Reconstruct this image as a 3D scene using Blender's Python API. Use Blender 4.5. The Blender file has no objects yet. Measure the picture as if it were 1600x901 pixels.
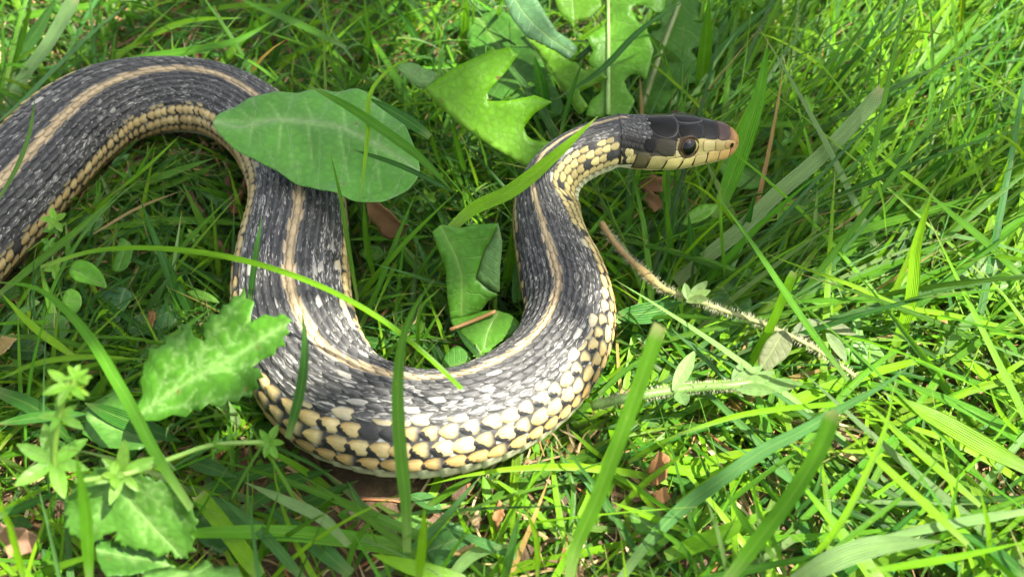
import bpy, math, random
import numpy as np
from mathutils import Vector, Matrix

random.seed(7)
rng = np.random.default_rng(11)
scene = bpy.context.scene
col = scene.collection
CM = 0.01                      # all coordinates below are centimetres

# ------------------------------------------------------------------ camera
PITCH, DIST, HFOV = math.radians(46), 22.0, math.radians(55)
LOOK = np.array([0.0, 0.0, 1.0])
CAM = LOOK + DIST * np.array([0.0, -math.cos(PITCH), math.sin(PITCH)])
FWD = (LOOK - CAM) / DIST
RGT = np.array([1.0, 0, 0])
UPV = np.cross(RGT, FWD)
FPX = 800 / math.tan(HFOV / 2)          # focal length in pixels of the 1600 wide picture
cam_d = bpy.data.cameras.new('camera')
cam = bpy.data.objects.new('camera', cam_d)
col.objects.link(cam)
cam.location = Vector(CAM * CM)
cam.rotation_euler = (math.pi / 2 - PITCH, 0, 0)
cam_d.sensor_width = 36
cam_d.lens = 18 / math.tan(HFOV / 2)
cam_d.clip_start = 0.005
cam_d.clip_end = 500
cam_d.dof.use_dof = True
cam_d.dof.focus_distance = 0.212
cam_d.dof.aperture_fstop = 21
scene.camera = cam

# ------------------------------------------------------------------ light
SUN_EL, SUN_AZ = math.radians(60), math.radians(-22)      # azimuth from +x towards +y
SUN = np.array([math.cos(SUN_EL) * math.cos(SUN_AZ), math.cos(SUN_EL) * math.sin(SUN_AZ), math.sin(SUN_EL)])
world = bpy.data.worlds.new('World')
scene.world = world
world.use_nodes = True
wn = world.node_tree.nodes
sky = wn.new('ShaderNodeTexSky')
sky.sky_type = 'NISHITA'
sky.sun_disc = False
sky.sun_elevation = SUN_EL
sky.sun_rotation = math.atan2(SUN[0], SUN[1])
bgn = wn['Background']
bgn.inputs['Strength'].default_value = 0.09
sky.dust_density = 3.0
sky.ozone_density = 0.4
hz = wn.new('ShaderNodeHueSaturation')            # sky desaturated so its blue does not tint the shade
hz.inputs['Saturation'].default_value = 0.45
world.node_tree.links.new(sky.outputs['Color'], hz.inputs['Color'])
world.node_tree.links.new(hz.outputs['Color'], bgn.inputs['Color'])
sun_d = bpy.data.lights.new('sun', 'SUN')
sun_d.energy = 5.0
sun_d.angle = math.radians(0.5)
sun_d.color = (1.0, 0.95, 0.86)
sun_o = bpy.data.objects.new('sun', sun_d)
col.objects.link(sun_o)
sun_o.rotation_euler = Vector(-SUN).to_track_quat('-Z', 'Y').to_euler()
sun_o.location = Vector(SUN * 3)
vs = scene.view_settings
vs.view_transform = 'Standard'
vs.look = 'None'
vs.gamma = 1
vs.exposure = 2.2
vs.use_curve_mapping = False
scene.cycles.use_denoising = True
scene.cycles.max_bounces = 6
scene.cycles.diffuse_bounces = 3
scene.cycles.glossy_bounces = 2
scene.cycles.transmission_bounces = 4
scene.cycles.sample_clamp_indirect = 6


# ------------------------------------------------------------------ projection helpers
def ray(px, py):
    d = FWD + RGT * ((px - 800) / FPX) + UPV * ((450.5 - py) / FPX)
    return d


def at(px, py, z):
    """Point on the ray of a pixel at the height z above the soil."""
    d = ray(px, py)
    return CAM + d * ((z - CAM[2]) / d[2])


def proj(P):
    P = np.asarray(P, float)
    v = P - CAM
    dep = v @ FWD
    return 800 + FPX * (v @ RGT) / dep, 450.5 - FPX * (v @ UPV) / dep, dep


def nrm(v):
    v = np.asarray(v, float)
    return v / np.maximum(np.linalg.norm(v, axis=-1, keepdims=True), 1e-9)


def crom(pts, n, closed=False):
    """Centripetal-free Catmull-Rom through pts (any dimension), n samples evenly in chord length."""
    p = np.asarray(pts, float)
    if len(p) == 2:
        t = np.linspace(0, 1, n)[:, None]
        return p[0] * (1 - t) + p[1] * t
    d = np.r_[0, np.cumsum(np.linalg.norm(np.diff(p[:, :3], axis=0), axis=1))]
    return herm(d, p, np.linspace(0, d[-1], n))


def herm(x, y, q):
    x = np.asarray(x, float); y = np.asarray(y, float); q = np.asarray(q, float)
    if y.ndim == 1:
        return herm(x, y[:, None], q)[:, 0]
    m = np.zeros_like(y)
    h = np.diff(x)[:, None]
    s = np.diff(y, axis=0) / h
    m[1:-1] = (s[:-1] * h[1:] + s[1:] * h[:-1]) / (h[:-1] + h[1:])
    m[0] = s[0]; m[-1] = s[-1]
    i = np.clip(np.searchsorted(x, q, side='right') - 1, 0, len(x) - 2)
    hh = h[i]
    t = ((q - x[i])[:, None]) / hh
    return ((2 * t**3 - 3 * t**2 + 1) * y[i] + (t**3 - 2 * t**2 + t) * hh * m[i]
            + (-2 * t**3 + 3 * t**2) * y[i + 1] + (t**3 - t**2) * hh * m[i + 1])


def smooth1(a, k):
    w = np.hanning(2 * k + 3)[1:-1]; w /= w.sum()
    return np.convolve(np.pad(a, k, mode='edge'), w, mode='valid')


def sines(p, seed, n=7, f0=1.0, gain=0.62, lac=1.75):
    """Cheap smooth noise from turned sine waves."""
    r = np.random.default_rng(seed)
    out = np.zeros(len(p)); a = 1.0; f = f0
    for _ in range(n):
        th = r.uniform(0, 2 * math.pi)
        ph = r.uniform(0, 6.28, 2)
        u = p[:, 0] * math.cos(th) + p[:, 1] * math.sin(th)
        v = -p[:, 0] * math.sin(th) + p[:, 1] * math.cos(th)
        out += a * np.sin(u * f + ph[0]) * np.sin(v * f * 1.1 + ph[1])
        a *= gain; f *= lac
    return out


# ------------------------------------------------------------------ mesh helpers
def tag(o, label=None, cat=None, group=None, kind=None):
    for k, v in (('label', label), ('category', cat), ('group', group), ('kind', kind)):
        if v: o[k] = v
    return o


def make(name, V, F, mat, parent=None, C=None, ST=None, smooth=True):
    """One mesh object. V centimetres, F quads/triangles (list or int array), C colour and ST (u, v, random) per vertex."""
    V = np.asarray(V, float)
    me = bpy.data.meshes.new(name)
    if isinstance(F, np.ndarray):
        k = F.shape[1]
        me.vertices.add(len(V))
        me.vertices.foreach_set('co', (V * CM).ravel())
        me.loops.add(F.size)
        me.loops.foreach_set('vertex_index', F.ravel().astype(np.int32))
        me.polygons.add(len(F))
        me.polygons.foreach_set('loop_start', (np.arange(len(F)) * k).astype(np.int32))
        me.polygons.foreach_set('loop_total', np.full(len(F), k, np.int32))
        me.update(calc_edges=True)
        me.validate()
    else:
        me.from_pydata([tuple(v) for v in V * CM], [], F)
    if smooth:
        me.polygons.foreach_set('use_smooth', np.ones(len(me.polygons), bool))
    if C is not None:
        C = np.asarray(C, float)
        if C.ndim == 1: C = np.tile(C, (len(V), 1))
        if C.shape[1] == 3: C = np.c_[C, np.zeros(len(C))]
        a = me.attributes.new('Col', 'FLOAT_COLOR', 'POINT')
        a.data.foreach_set('color', C.astype(np.float32).ravel())
    if ST is not None:
        a = me.attributes.new('st', 'FLOAT_VECTOR', 'POINT')
        a.data.foreach_set('vector', np.asarray(ST, np.float32).ravel())
    me.materials.append(mat)
    o = bpy.data.objects.new(name, me)
    col.objects.link(o)
    if parent is not None: o.parent = parent
    return o


def empty(name, loc=(0, 0, 0)):
    o = bpy.data.objects.new(name, None)
    col.objects.link(o)
    o.empty_display_size = 0.01
    return o


def gridfaces(n, m, closed=False):
    i, j = np.meshgrid(np.arange(n - 1), np.arange(m if closed else m - 1), indexing='ij')
    j2 = (j + 1) % m
    return np.stack([i * m + j, i * m + j2, (i + 1) * m + j2, (i + 1) * m + j], -1).reshape(-1, 4)


def tube_mesh(P, R, m=8):
    """Tube round a polyline; the last and first rings close to a point."""
    P = np.asarray(P, float); R = np.asarray(R, float)
    T = nrm(np.gradient(P, axis=0))
    ref = np.array([0.3, -0.2, 1.0])
    U = nrm(ref - (T @ ref)[:, None] * T)
    B = np.cross(T, U)
    a = np.linspace(0, 2 * math.pi, m, endpoint=False)
    V = P[:, None] + R[:, None, None] * (np.cos(a)[None, :, None] * U[:, None] + np.sin(a)[None, :, None] * B[:, None])
    V = V.reshape(-1, 3)
    F = [tuple(f) for f in gridfaces(len(P), m, True)]
    n = len(V)
    V = np.r_[V, P[:1], P[-1:]]
    for k in range(m):
        F.append((n, (k + 1) % m, k))
        b = (len(P) - 1) * m
        F.append((n + 1, b + k, b + (k + 1) % m))
    ST = np.zeros((len(V), 3))
    ST[:n, 0] = np.repeat(np.linspace(0, 1, len(P)), m); ST[-1, 0] = 1
    return V, F, ST


# ------------------------------------------------------------------ materials
def mat_new(name):
    m = bpy.data.materials.new(name)
    m.use_nodes = True
    nt = m.node_tree
    for n in list(nt.nodes):
        nt.nodes.remove(n)
    out = nt.nodes.new('ShaderNodeOutputMaterial')
    return m, nt, out


class NB:
    """Small node builder."""
    def __init__(self, nt): self.nt = nt
    def n(self, t, **kw):
        x = self.nt.nodes.new(t)
        for k, v in kw.items(): setattr(x, k, v)
        return x
    def l(self, a, b): self.nt.links.new(a, b)
    def val(self, sock, v):
        if hasattr(v, 'is_output'): self.l(v, sock)
        else: sock.default_value = v
    def math(self, op, a, b=0.0, c=0.0, clamp=False):
        x = self.n('ShaderNodeMath', operation=op, use_clamp=clamp)
        self.val(x.inputs[0], a); self.val(x.inputs[1], b)
        if op in ('MULTIPLY_ADD', 'SMOOTH_MIN'): self.val(x.inputs[2], c)
        return x.outputs[0]
    def mix(self, f, a, b, blend='MIX'):
        x = self.n('ShaderNodeMix', data_type='RGBA', blend_type=blend)
        self.val(x.inputs[0], f); self.val(x.inputs[6], a); self.val(x.inputs[7], b)
        return x.outputs[2]
    def attr(self, name):
        return self.n('ShaderNodeAttribute', attribute_name=name)
    def sep(self, v):
        x = self.n('ShaderNodeSeparateXYZ'); self.l(v, x.inputs[0]); return x.outputs
    def comb(self, a, b, c):
        x = self.n('ShaderNodeCombineXYZ')
        for i, v in enumerate((a, b, c)): self.val(x.inputs[i], v)
        return x.outputs[0]
    def noise(self, vec, scale, detail=3, rough=0.55):
        x = self.n('ShaderNodeTexNoise')
        if vec is not None: self.l(vec, x.inputs['Vector'])
        x.inputs['Scale'].default_value = scale
        x.inputs['Detail'].default_value = detail
        x.inputs['Roughness'].default_value = rough
        return x.outputs['Fac']
    def ramp(self, f, stops):
        x = self.n('ShaderNodeValToRGB'); self.l(f, x.inputs[0])
        e = x.color_ramp.elements
        while len(e) < len(stops): e.new(0.5)
        for k, (p, c) in enumerate(stops):
            e[k].position = p; e[k].color = (*c, 1) if len(c) == 3 else c
        return x.outputs[0]
    def bump(self, h, strength, dist):
        x = self.n('ShaderNodeBump')
        x.inputs['Strength'].default_value = strength
        x.inputs['Distance'].default_value = dist
        self.l(h, x.inputs['Height'])
        return x.outputs[0]
    def pos(self):
        return self.n('ShaderNodeNewGeometry').outputs['Position']


def foliage_surface(b, out, colour, back, normal, rough, trans, spec=0.5):
    p = b.n('ShaderNodeBsdfPrincipled')
    b.val(p.inputs['Base Color'], colour)
    b.val(p.inputs['Roughness'], rough)
    p.inputs['Specular IOR Level'].default_value = spec
    t = b.n('ShaderNodeBsdfTranslucent')
    b.val(t.inputs['Color'], back)
    if normal is not None:
        b.l(normal, p.inputs['Normal']); b.l(normal, t.inputs['Normal'])
    mx = b.n('ShaderNodeMixShader')
    mx.inputs[0].default_value = trans
    b.l(p.outputs[0], mx.inputs[1]); b.l(t.outputs[0], mx.inputs[2])
    b.l(mx.outputs[0], out.inputs['Surface'])


def grass_material():
    m, nt, out = mat_new('grass_blade')
    b = NB(nt)
    c = b.attr('Col').outputs['Color']
    u, v, r = b.sep(b.attr('st').outputs['Vector'])
    vein = b.math('SINE', b.math('MULTIPLY', v, 27.0))
    fine = b.noise(b.comb(b.math('MULTIPLY', v, 9.0), b.math('MULTIPLY', u, 3.0), r), 1.6, 3)
    blot = b.noise(b.comb(b.math('MULTIPLY', v, 0.7), b.math('MULTIPLY', u, 7.0), b.math('MULTIPLY', r, 37.0)), 1.0, 3)
    mid = b.math('MULTIPLY', b.math('ABSOLUTE', v), -14.0)
    mid = b.math('POWER', 2.718, mid)
    val = b.math('MULTIPLY_ADD', vein, 0.12, b.math('MULTIPLY_ADD', fine, 0.5, b.math('MULTIPLY_ADD', blot, 0.55, 0.45)))
    k = b.comb(val, val, val)
    c2 = b.mix(1.0, c, k, 'MULTIPLY')
    c2 = b.mix(b.math('MULTIPLY', mid, 0.28), c2, (0.28, 0.42, 0.10, 1))
    # worn straw-coloured spots and scratches
    spot = b.noise(b.comb(b.math('MULTIPLY', v, 1.6), b.math('MULTIPLY', u, 22.0), b.math('MULTIPLY', r, 91.0)), 1.0, 2)
    wear = b.math('MULTIPLY', b.math('SUBTRACT', spot, 0.70, clamp=True), 5.0, clamp=True)
    c2 = b.mix(wear, c2, (0.34, 0.30, 0.09, 1))
    back = b.mix(1.0, c2, (1.65, 1.55, 0.75, 1), 'MULTIPLY')
    h = b.math('ADD', vein, b.math('MULTIPLY', fine, 1.6))
    n = b.bump(h, 0.6, 0.00015)
    foliage_surface(b, out, c2, back, n, b.math('MULTIPLY_ADD', blot, 0.3, 0.27), 0.42, 0.40)
    return m


def leaf_material(name, veins, trans=0.42, rough=0.42, fuzz=0.0, vcol=(0.30, 0.40, 0.14, 1), gap=1.3):
    m, nt, out = mat_new(name)
    b = NB(nt)
    c = b.attr('Col').outputs['Color']
    u, v, r = b.sep(b.attr('st').outputs['Vector'])
    av = b.math('ABSOLUTE', v)
    pos = b.pos()
    wob = b.noise(pos, 190, 2)
    ph = b.math('MULTIPLY_ADD', u, veins, b.math('MULTIPLY_ADD', av, -gap, b.math('MULTIPLY', wob, 0.5)))
    fr = b.math('ABSOLUTE', b.math('SUBTRACT', b.math('FRACT', ph), 0.5))
    lat = b.math('POWER', 2.718, b.math('MULTIPLY', fr, -34.0))
    mid = b.math('POWER', 2.718, b.math('MULTIPLY', av, -22.0))
    vn = b.math('MAXIMUM', b.math('MULTIPLY', lat, 0.55), mid)
    vo = b.n('ShaderNodeTexVoronoi', feature='DISTANCE_TO_EDGE')
    b.l(pos, vo.inputs['Vector']); vo.inputs['Scale'].default_value = 520
    cell = b.math('MULTIPLY', vo.outputs['Distance'], 2.2, clamp=True)
    blot = b.noise(pos, 95, 4)
    grain = b.noise(pos, 900, 3)
    val = b.math('MULTIPLY_ADD', cell, 0.22, b.math('MULTIPLY_ADD', blot, 0.8, b.math('MULTIPLY_ADD', grain, 0.25, 0.38)))
    c2 = b.mix(1.0, c, b.comb(val, val, val), 'MULTIPLY')
    c2 = b.mix(b.math('MULTIPLY', vn, 0.42), c2, vcol)
    spk = b.noise(pos, 430, 1)
    wear = b.math('MULTIPLY', b.math('SUBTRACT', spk, 0.735, clamp=True), 14.0, clamp=True)
    c2 = b.mix(wear, c2, (0.16, 0.12, 0.03, 1))
    if fuzz:
        c2 = b.mix(b.math('MULTIPLY', grain, fuzz), c2, (0.55, 0.58, 0.45, 1))
    back = b.mix(1.0, c2, (1.6, 1.55, 0.6, 1), 'MULTIPLY')
    h = b.math('MULTIPLY_ADD', vn, -0.9, b.math('MULTIPLY_ADD', cell, 0.35, b.math('MULTIPLY', blot, 0.6)))
    n = b.bump(h, 0.55, 0.00035)
    foliage_surface(b, out, c2, back, n, rough, trans, 0.3)
    return m


def simple_material(name, rough=0.5, spec=0.4, nscale=300, amount=0.5, bump=0.3, bdist=0.0002, trans=0.0):
    """Vertex colour broken up by noise."""
    m, nt, out = mat_new(name)
    b = NB(nt)
    c = b.attr('Col').outputs['Color']
    pos = b.pos()
    n1 = b.noise(pos, nscale, 4)
    n2 = b.noise(pos, nscale * 0.22, 3)
    val = b.math('MULTIPLY_ADD', n1, amount, b.math('MULTIPLY_ADD', n2, amount, 1 - amount))
    c2 = b.mix(1.0, c, b.comb(val, val, val), 'MULTIPLY')
    p = b.n('ShaderNodeBsdfPrincipled')
    b.l(c2, p.inputs['Base Color'])
    b.val(p.inputs['Roughness'], b.math('MULTIPLY_ADD', n1, 0.2, rough - 0.1))
    p.inputs['Specular IOR Level'].default_value = spec
    if bump: b.l(b.bump(n1, bump, bdist), p.inputs['Normal'])
    if trans:
        t = b.n('ShaderNodeBsdfTranslucent'); b.l(c2, t.inputs['Color'])
        mx = b.n('ShaderNodeMixShader'); mx.inputs[0].default_value = trans
        b.l(p.outputs[0], mx.inputs[1]); b.l(t.outputs[0], mx.inputs[2]); b.l(mx.outputs[0], out.inputs['Surface'])
    else:
        b.l(p.outputs[0], out.inputs['Surface'])
    return m


def scale_material():
    m, nt, out = mat_new('snake_scale')
    b = NB(nt)
    c = b.attr('Col').outputs['Color']
    u, v, r = b.sep(b.attr('st').outputs['Vector'])
    pos = b.pos()
    n1 = b.noise(pos, 1500, 3)
    n2 = b.noise(pos, 420, 3)
    streak = b.noise(b.comb(b.math('MULTIPLY', u, 0.8), b.math('MULTIPLY', v, 4.5), b.math('MULTIPLY', r, 53.0)), 1.4, 3)
    val = b.math('MULTIPLY_ADD', n1, 0.35, b.math('MULTIPLY_ADD', n2, 0.4, b.math('MULTIPLY_ADD', streak, 0.7, 0.28)))
    c2 = b.mix(1.0, c, b.comb(val, val, val), 'MULTIPLY')
    # light flecks, long and narrow, where the alpha of the scale colour allows them
    fk = b.noise(b.comb(b.math('MULTIPLY', u, 0.75), b.math('MULTIPLY', v, 2.6), b.math('MULTIPLY', r, 71.0)), 1.25, 2)
    fk = b.math('MULTIPLY', b.math('SUBTRACT', b.math('MULTIPLY_ADD', b.attr('Col').outputs['Alpha'], 0.34, fk), 0.71), 7.0, clamp=True)
    c2 = b.mix(fk, c2, (0.31, 0.30, 0.26, 1))
    # black crescent on the hind lower corner of some flank scales (alpha below zero marks them)
    cr = b.math('ADD', b.math('MULTIPLY', u, 0.75), b.math('MULTIPLY_ADD', v, 0.42, b.math('MULTIPLY', b.noise(b.comb(u, v, r), 2.2, 2), 0.7)))
    cr = b.math('MULTIPLY', b.math('SUBTRACT', cr, 0.68), 14.0, clamp=True)
    cr = b.math('MULTIPLY', cr, b.math('LESS_THAN', b.attr('Col').outputs['Alpha'], -0.5))
    c2 = b.mix(cr, c2, (0.022, 0.022, 0.023, 1))
    p = b.n('ShaderNodeBsdfPrincipled')
    b.l(c2, p.inputs['Base Color'])
    b.val(p.inputs['Roughness'], b.math('MULTIPLY_ADD', n2, 0.25, 0.36))
    p.inputs['Specular IOR Level'].default_value = 0.27
    b.l(b.bump(b.math('ADD', streak, n1), 0.4, 0.00015), p.inputs['Normal'])
    b.l(p.outputs[0], out.inputs['Surface'])
    return m


def ground_material():
    m, nt, out = mat_new('soil_and_moss')
    b = NB(nt)
    pos = b.pos()
    n1 = b.noise(pos, 60, 6, 0.65)
    n2 = b.noise(pos, 420, 5, 0.65)
    n3 = b.noise(pos, 16, 4)
    c = b.ramp(n1, [(0.28, (0.022, 0.014, 0.008)), (0.48, (0.065, 0.038, 0.019)), (0.62, (0.13, 0.08, 0.04)), (0.8, (0.20, 0.14, 0.075))])
    c = b.mix(b.math('MULTIPLY', b.math('SUBTRACT', n3, 0.5, clamp=True), 3.0, clamp=True), c, (0.035, 0.055, 0.012, 1))
    val = b.math('MULTIPLY_ADD', n2, 1.2, 0.4)
    c = b.mix(1.0, c, b.comb(val, val, val), 'MULTIPLY')
    # beyond the modelled lawn the sheet carries the average colour of grass
    x = b.n('ShaderNodeVectorMath', operation='LENGTH'); b.l(pos, x.inputs[0])
    far = b.math('MULTIPLY', b.math('SUBTRACT', x.outputs['Value'], 0.75, clamp=True), 2.5, clamp=True)
    g = b.ramp(n1, [(0.3, (0.02, 0.05, 0.008)), (0.7, (0.07, 0.15, 0.02))])
    c = b.mix(far, c, g)
    p = b.n('ShaderNodeBsdfPrincipled')
    b.l(c, p.inputs['Base Color'])
    p.inputs['Roughness'].default_value = 0.9
    b.l(b.bump(b.math('MULTIPLY_ADD', n2, 0.6, n1), 0.8, 0.003), p.inputs['Normal'])
    b.l(p.outputs[0], out.inputs['Surface'])
    return m


M_GRASS = grass_material()
M_OVAL = leaf_material('oval_leaf', 7, 0.30, 0.30, gap=0.5, vcol=(0.30, 0.36, 0.20, 1))
M_DAND = leaf_material('dandelion_leaf', 6, 0.45, 0.40, gap=0.8, vcol=(0.26, 0.40, 0.10, 1))
M_SERR = leaf_material('serrated_leaf', 0.01, 0.42, 0.40, gap=0.0, vcol=(0.26, 0.42, 0.12, 1))
M_SMALL = leaf_material('small_leaf', 5, 0.42, 0.42, gap=0.8)
M_HAIRY = leaf_material('hairy_leaf', 5, 0.3, 0.65, fuzz=0.10)
M_STEM = simple_material('plant_stem', 0.5, 0.4, 700, 0.5, trans=0.15)
M_DRY = simple_material('dry_litter', 0.75, 0.25, 500, 0.65, 0.5, 0.0004, trans=0.12)
M_WOOD = simple_material('twig_bark', 0.8, 0.2, 420, 0.7, 0.8, 0.0008)
M_SCALE = scale_material()
M_PLATE = simple_material('head_plate', 0.20, 0.17, 450, 0.7, 0.2, 0.00015)
M_SKIN = simple_material('snake_skin', 0.5, 0.15, 900, 0.5, 0.5, 0.0003)
M_EYE = simple_material('snake_eye', 0.10, 0.32, 500, 0.1, 0)
M_GROUND = ground_material()

# ------------------------------------------------------------------ ground
def ground_z(x, y):
    p = np.c_[np.ravel(x), np.ravel(y)]
    z = 0.12 * sines(p, 3, 6, 0.55) + 0.05 * sines(p, 5, 5, 2.2)
    fade = np.clip(1.4 - np.linalg.norm(p, axis=1) / 90, 0.0, 1)
    return (z * fade - 0.1)


def build_ground():
    q = np.linspace(-1, 1, 221)
    a = np.sign(q) * (np.abs(q) * 34 + 60 * np.abs(q) ** 3 + 11900 * np.abs(q) ** 15)
    X, Y = np.meshgrid(a, a, indexing='ij')
    V = np.c_[X.ravel(), Y.ravel(), ground_z(X, Y)]
    o = make('ground', V, gridfaces(221, 221)[:, ::-1].copy(), M_GROUND)
    tag(o, 'dark brown soil with moss under the lawn', None, None, 'structure')


build_ground()

# ------------------------------------------------------------------ the snake: centre line
# picture x, y of the body axis, height of the axis over the soil (cm), width of the body in the picture
BODY = [(-190, 540, 1.05, 160), (-125, 455, 1.05, 158), (-60, 380, 1.05, 154), (10, 306, 1.1, 148), (60, 252, 1.15, 143), (106, 206, 1.2, 138),
        (172, 166, 1.3, 127), (256, 149, 1.35, 116), (333, 156, 1.35, 114), (400, 192, 1.35, 118), (446, 250, 1.35, 128),
        (464, 315, 1.35, 140), (460, 380, 1.3, 160), (455, 440, 1.25, 172), (462, 510, 1.2, 178), (485, 572, 1.2, 181),
        (522, 622, 1.2, 182), (582, 652, 1.2, 178), (652, 664, 1.2, 172), (730, 655, 1.25, 166), (798, 625, 1.3, 160),
        (850, 583, 1.35, 150), (882, 532, 1.45, 142), (890, 477, 1.6, 135), (878, 428, 1.8, 127), (862, 380, 2.05, 113),
        (854, 332, 2.4, 102), (862, 290, 2.8, 98), (886, 258, 3.2, 94), (922, 236, 3.5, 89), (965, 222, 3.65, 88)]
STRIPE = [(-190, 500), (-125, 415), (-60, 345), (10, 277), (51, 233), (101, 179), (152, 142), (202, 118), (287, 105), (337, 114), (388, 137), (432, 185),
          (462, 250), (470, 310), (460, 355), (451, 400), (450, 440), (465, 490), (495, 530), (540, 560), (600, 580), (650, 586),
          (700, 583), (760, 570), (820, 535), (850, 500), (870, 460), (873, 430), (860, 390), (845, 350), (836, 320), (836, 290),
          (850, 258), (885, 222), (930, 199), (985, 195)]
HEAD_T = at(1154, 219, 3.62)
ctrl = np.array([np.r_[at(x, y, z), w] for x, y, z, w in BODY])
for k in range(len(ctrl)):
    ctrl[k, 3] = 0.5 * ctrl[k, 3] * ((ctrl[k, :3] - CAM) @ FWD) / FPX
# the tail goes on outside the picture and tapers to its tip
t0 = ctrl[0, :3]
tail = [np.r_[t0 + np.array(o), r] for o, r in (((-14.5, 13.0, -.95), .10), ((-13.2, 9.5, -.85), .28), ((-11.2, 5.5, -.6), .52), ((-8.4, 1.6, -.3), .78), ((-5.0, -1.2, -.1), .98), ((-2.2, -1.9, 0), 1.10))]
ctrl = np.r_[np.array(tail), ctrl]
ctrl[-1, 3] = 0.60; ctrl[-2, 3] = 0.61; ctrl[-3, 3] = 0.635
NK = 860
axis = crom(ctrl, NK)
AP, AR = axis[:, :3], smooth1(axis[:, 3], 8)
for k in range(3): AP[:, k] = np.r_[AP[:1, k], smooth1(AP[:, k], 6)[1:-1], AP[-1:, k]]
seg = np.linalg.norm(np.diff(AP, axis=0), axis=1)
AS = np.r_[0, np.cumsum(seg)]
AT = nrm(np.gradient(AP, axis=0))
HX = nrm(HEAD_T - AP[-1])
for k in range(40):                      # ease the tangent into the head axis
    w = ((k + 1) / 40.0) ** 2
    i = NK - 40 + k
    AT[i] = nrm(AT[i] * (1 - w) + HX * w)
Zup = np.array([0, 0, 1.0])
AU = nrm(Zup - (AT @ Zup)[:, None] * AT)
AB = np.cross(AT, AU)
# roll so that the back stripe runs where it is seen
spx = crom(np.array([(x, y, 0) for x, y in STRIPE]), 900)[:, :2]
th = np.radians(np.linspace(-62, 62, 63))
roll = np.zeros(NK)
for k in range(NK):
    D = AP[k] + AR[k] * (np.cos(th)[:, None] * AU[k] + np.sin(th)[:, None] * AB[k])
    X, Y, _ = proj(D)
    d = ((X[:, None] - spx[None, :, 0]) ** 2 + (Y[:, None] - spx[None, :, 1]) ** 2).min(1)
    roll[k] = th[np.argmin(d + 14 * th ** 2)]
K0 = int(((AP - t0) ** 2).sum(1).argmin())       # where the tail piece ends
roll[:K0 + 12] = roll[K0 + 12]
roll[-30:] = -0.20
roll = smooth1(smooth1(roll, 22), 22)
DU = np.cos(roll)[:, None] * AU + np.sin(roll)[:, None] * AB      # towards the back
DB = np.cross(AT, DU)                                             # left side of the animal (+) seen along travel
HUP = DU[-1]
HSIDE = DB[-1]
HL = float(np.linalg.norm(HEAD_T - AP[-1]))

# ---- head cross sections: t along the head
ht = np.array([0.0, 0.14, 0.30, 0.44, 0.55, 0.66, 0.78, 0.90, 1.0])
hd = {'zt': [.56, .57, .585, .585, .575, .53, .45, .37, .30],
      'wc': [.44, .46, .52, .55, .55, .47, .40, .335, .28],
      'zc': [.38, .38, .37, .36, .37, .31, .25, .19, .14],
      'wm': [.58, .64, .74, .76, .66, .56, .47, .385, .32],
      'zm': [.00, -.02, -.03, -.02, .03, .02, -.01, -.02, -.03],
      'wl': [.50, .56, .64, .655, .61, .53, .445, .36, .30],
      'zl': [-.36, -.35, -.33, -.32, -.30, -.28, -.26, -.24, -.2],
      'wj': [.30, .33, .38, .40, .38, .34, .28, .22, .16],
      'zj': [-.52, -.50, -.47, -.45, -.43, -.40, -.36, -.31, -.25],
      'zb': [-.58, -.55, -.51, -.48, -.45, -.42, -.38, -.33, -.27]}
CC = np.array([0, .22, .5, .75, .88, 1.0])
MR = 96                                   # points round a ring
NH = 90
cring = np.r_[np.linspace(0, 1, MR // 2 + 1), np.linspace(1, 0, MR // 2 + 1)[1:-1]]
sring = np.r_[np.ones(MR // 2 + 1), -np.ones(MR // 2 - 1)]


def head_ring(t):
    q = {k: float(herm(ht, np.array(v), np.array([t]))[0]) for k, v in hd.items()}
    y = np.array([0, q['wc'], q['wm'], q['wl'], q['wj'], 0])
    z = np.array([q['zt'], q['zc'], q['zm'], q['zl'], q['zj'], q['zb']])
    ce = np.r_[-CC[1], CC, 2 - CC[-2]]
    ye = np.r_[-y[1], y, -y[-2]]
    ze = np.r_[z[1], z, z[-2]]
    cr = np.clip(cring, 0, 1)
    yy = herm(ce, ye, cr)
    zz = herm(ce, ze, cr)
    if t > 0.84:
        f = math.sqrt(max(0.0, 1 - ((t - 0.84) / 0.16) ** 2))
        f = 0.02 + 0.98 * f
        yy = yy * f
        zz = -0.02 + (zz + 0.02) * f
    return yy * sring, zz


def body_ring(k):
    a = np.pi * cring
    r = AR[k] * np.ones(MR)
    r *= 1 - 0.10 * np.clip(-np.cos(a) - 0.35, 0, 1) / 0.65
    r *= 1 + 0.03 * np.cos(2 * a + 3.1)
    return -r * np.sin(a) * -1 * sring, r * np.cos(a)


rings = []
for k in range(NK - 1):
    y, z = body_ring(k)
    rings.append(AP[k] + y[:, None] * DB[k] + z[:, None] * DU[k])
ts = np.r_[np.linspace(0, 0.84, NH - 26), 0.84 + 0.16 * np.sin(np.linspace(0, math.pi / 2, 27)[1:])]
yb, zb = body_ring(NK - 1)
for t in ts:
    y, z = head_ring(t)
    w = np.clip(t / 0.16, 0, 1); w = w * w * (3 - 2 * w)
    y = yb * (1 - w) + y * w
    z = zb * (1 - w) + z * w
    rings.append(AP[-1] + HX * (t * HL) + y[:, None] * HSIDE + z[:, None] * HUP)
G = np.array(rings)                       # rings x MR x 3
NRG = len(G)
dk = np.gradient(G, axis=0)
dm = np.roll(G, -1, 1) - np.roll(G, 1, 1)
GN = nrm(np.cross(dm, dk))
cen = G.mean(1, keepdims=True)
if ((GN * (G - cen)).sum() < 0): GN = -GN
KH = NK - 1                               # ring index where the head starts


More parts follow.
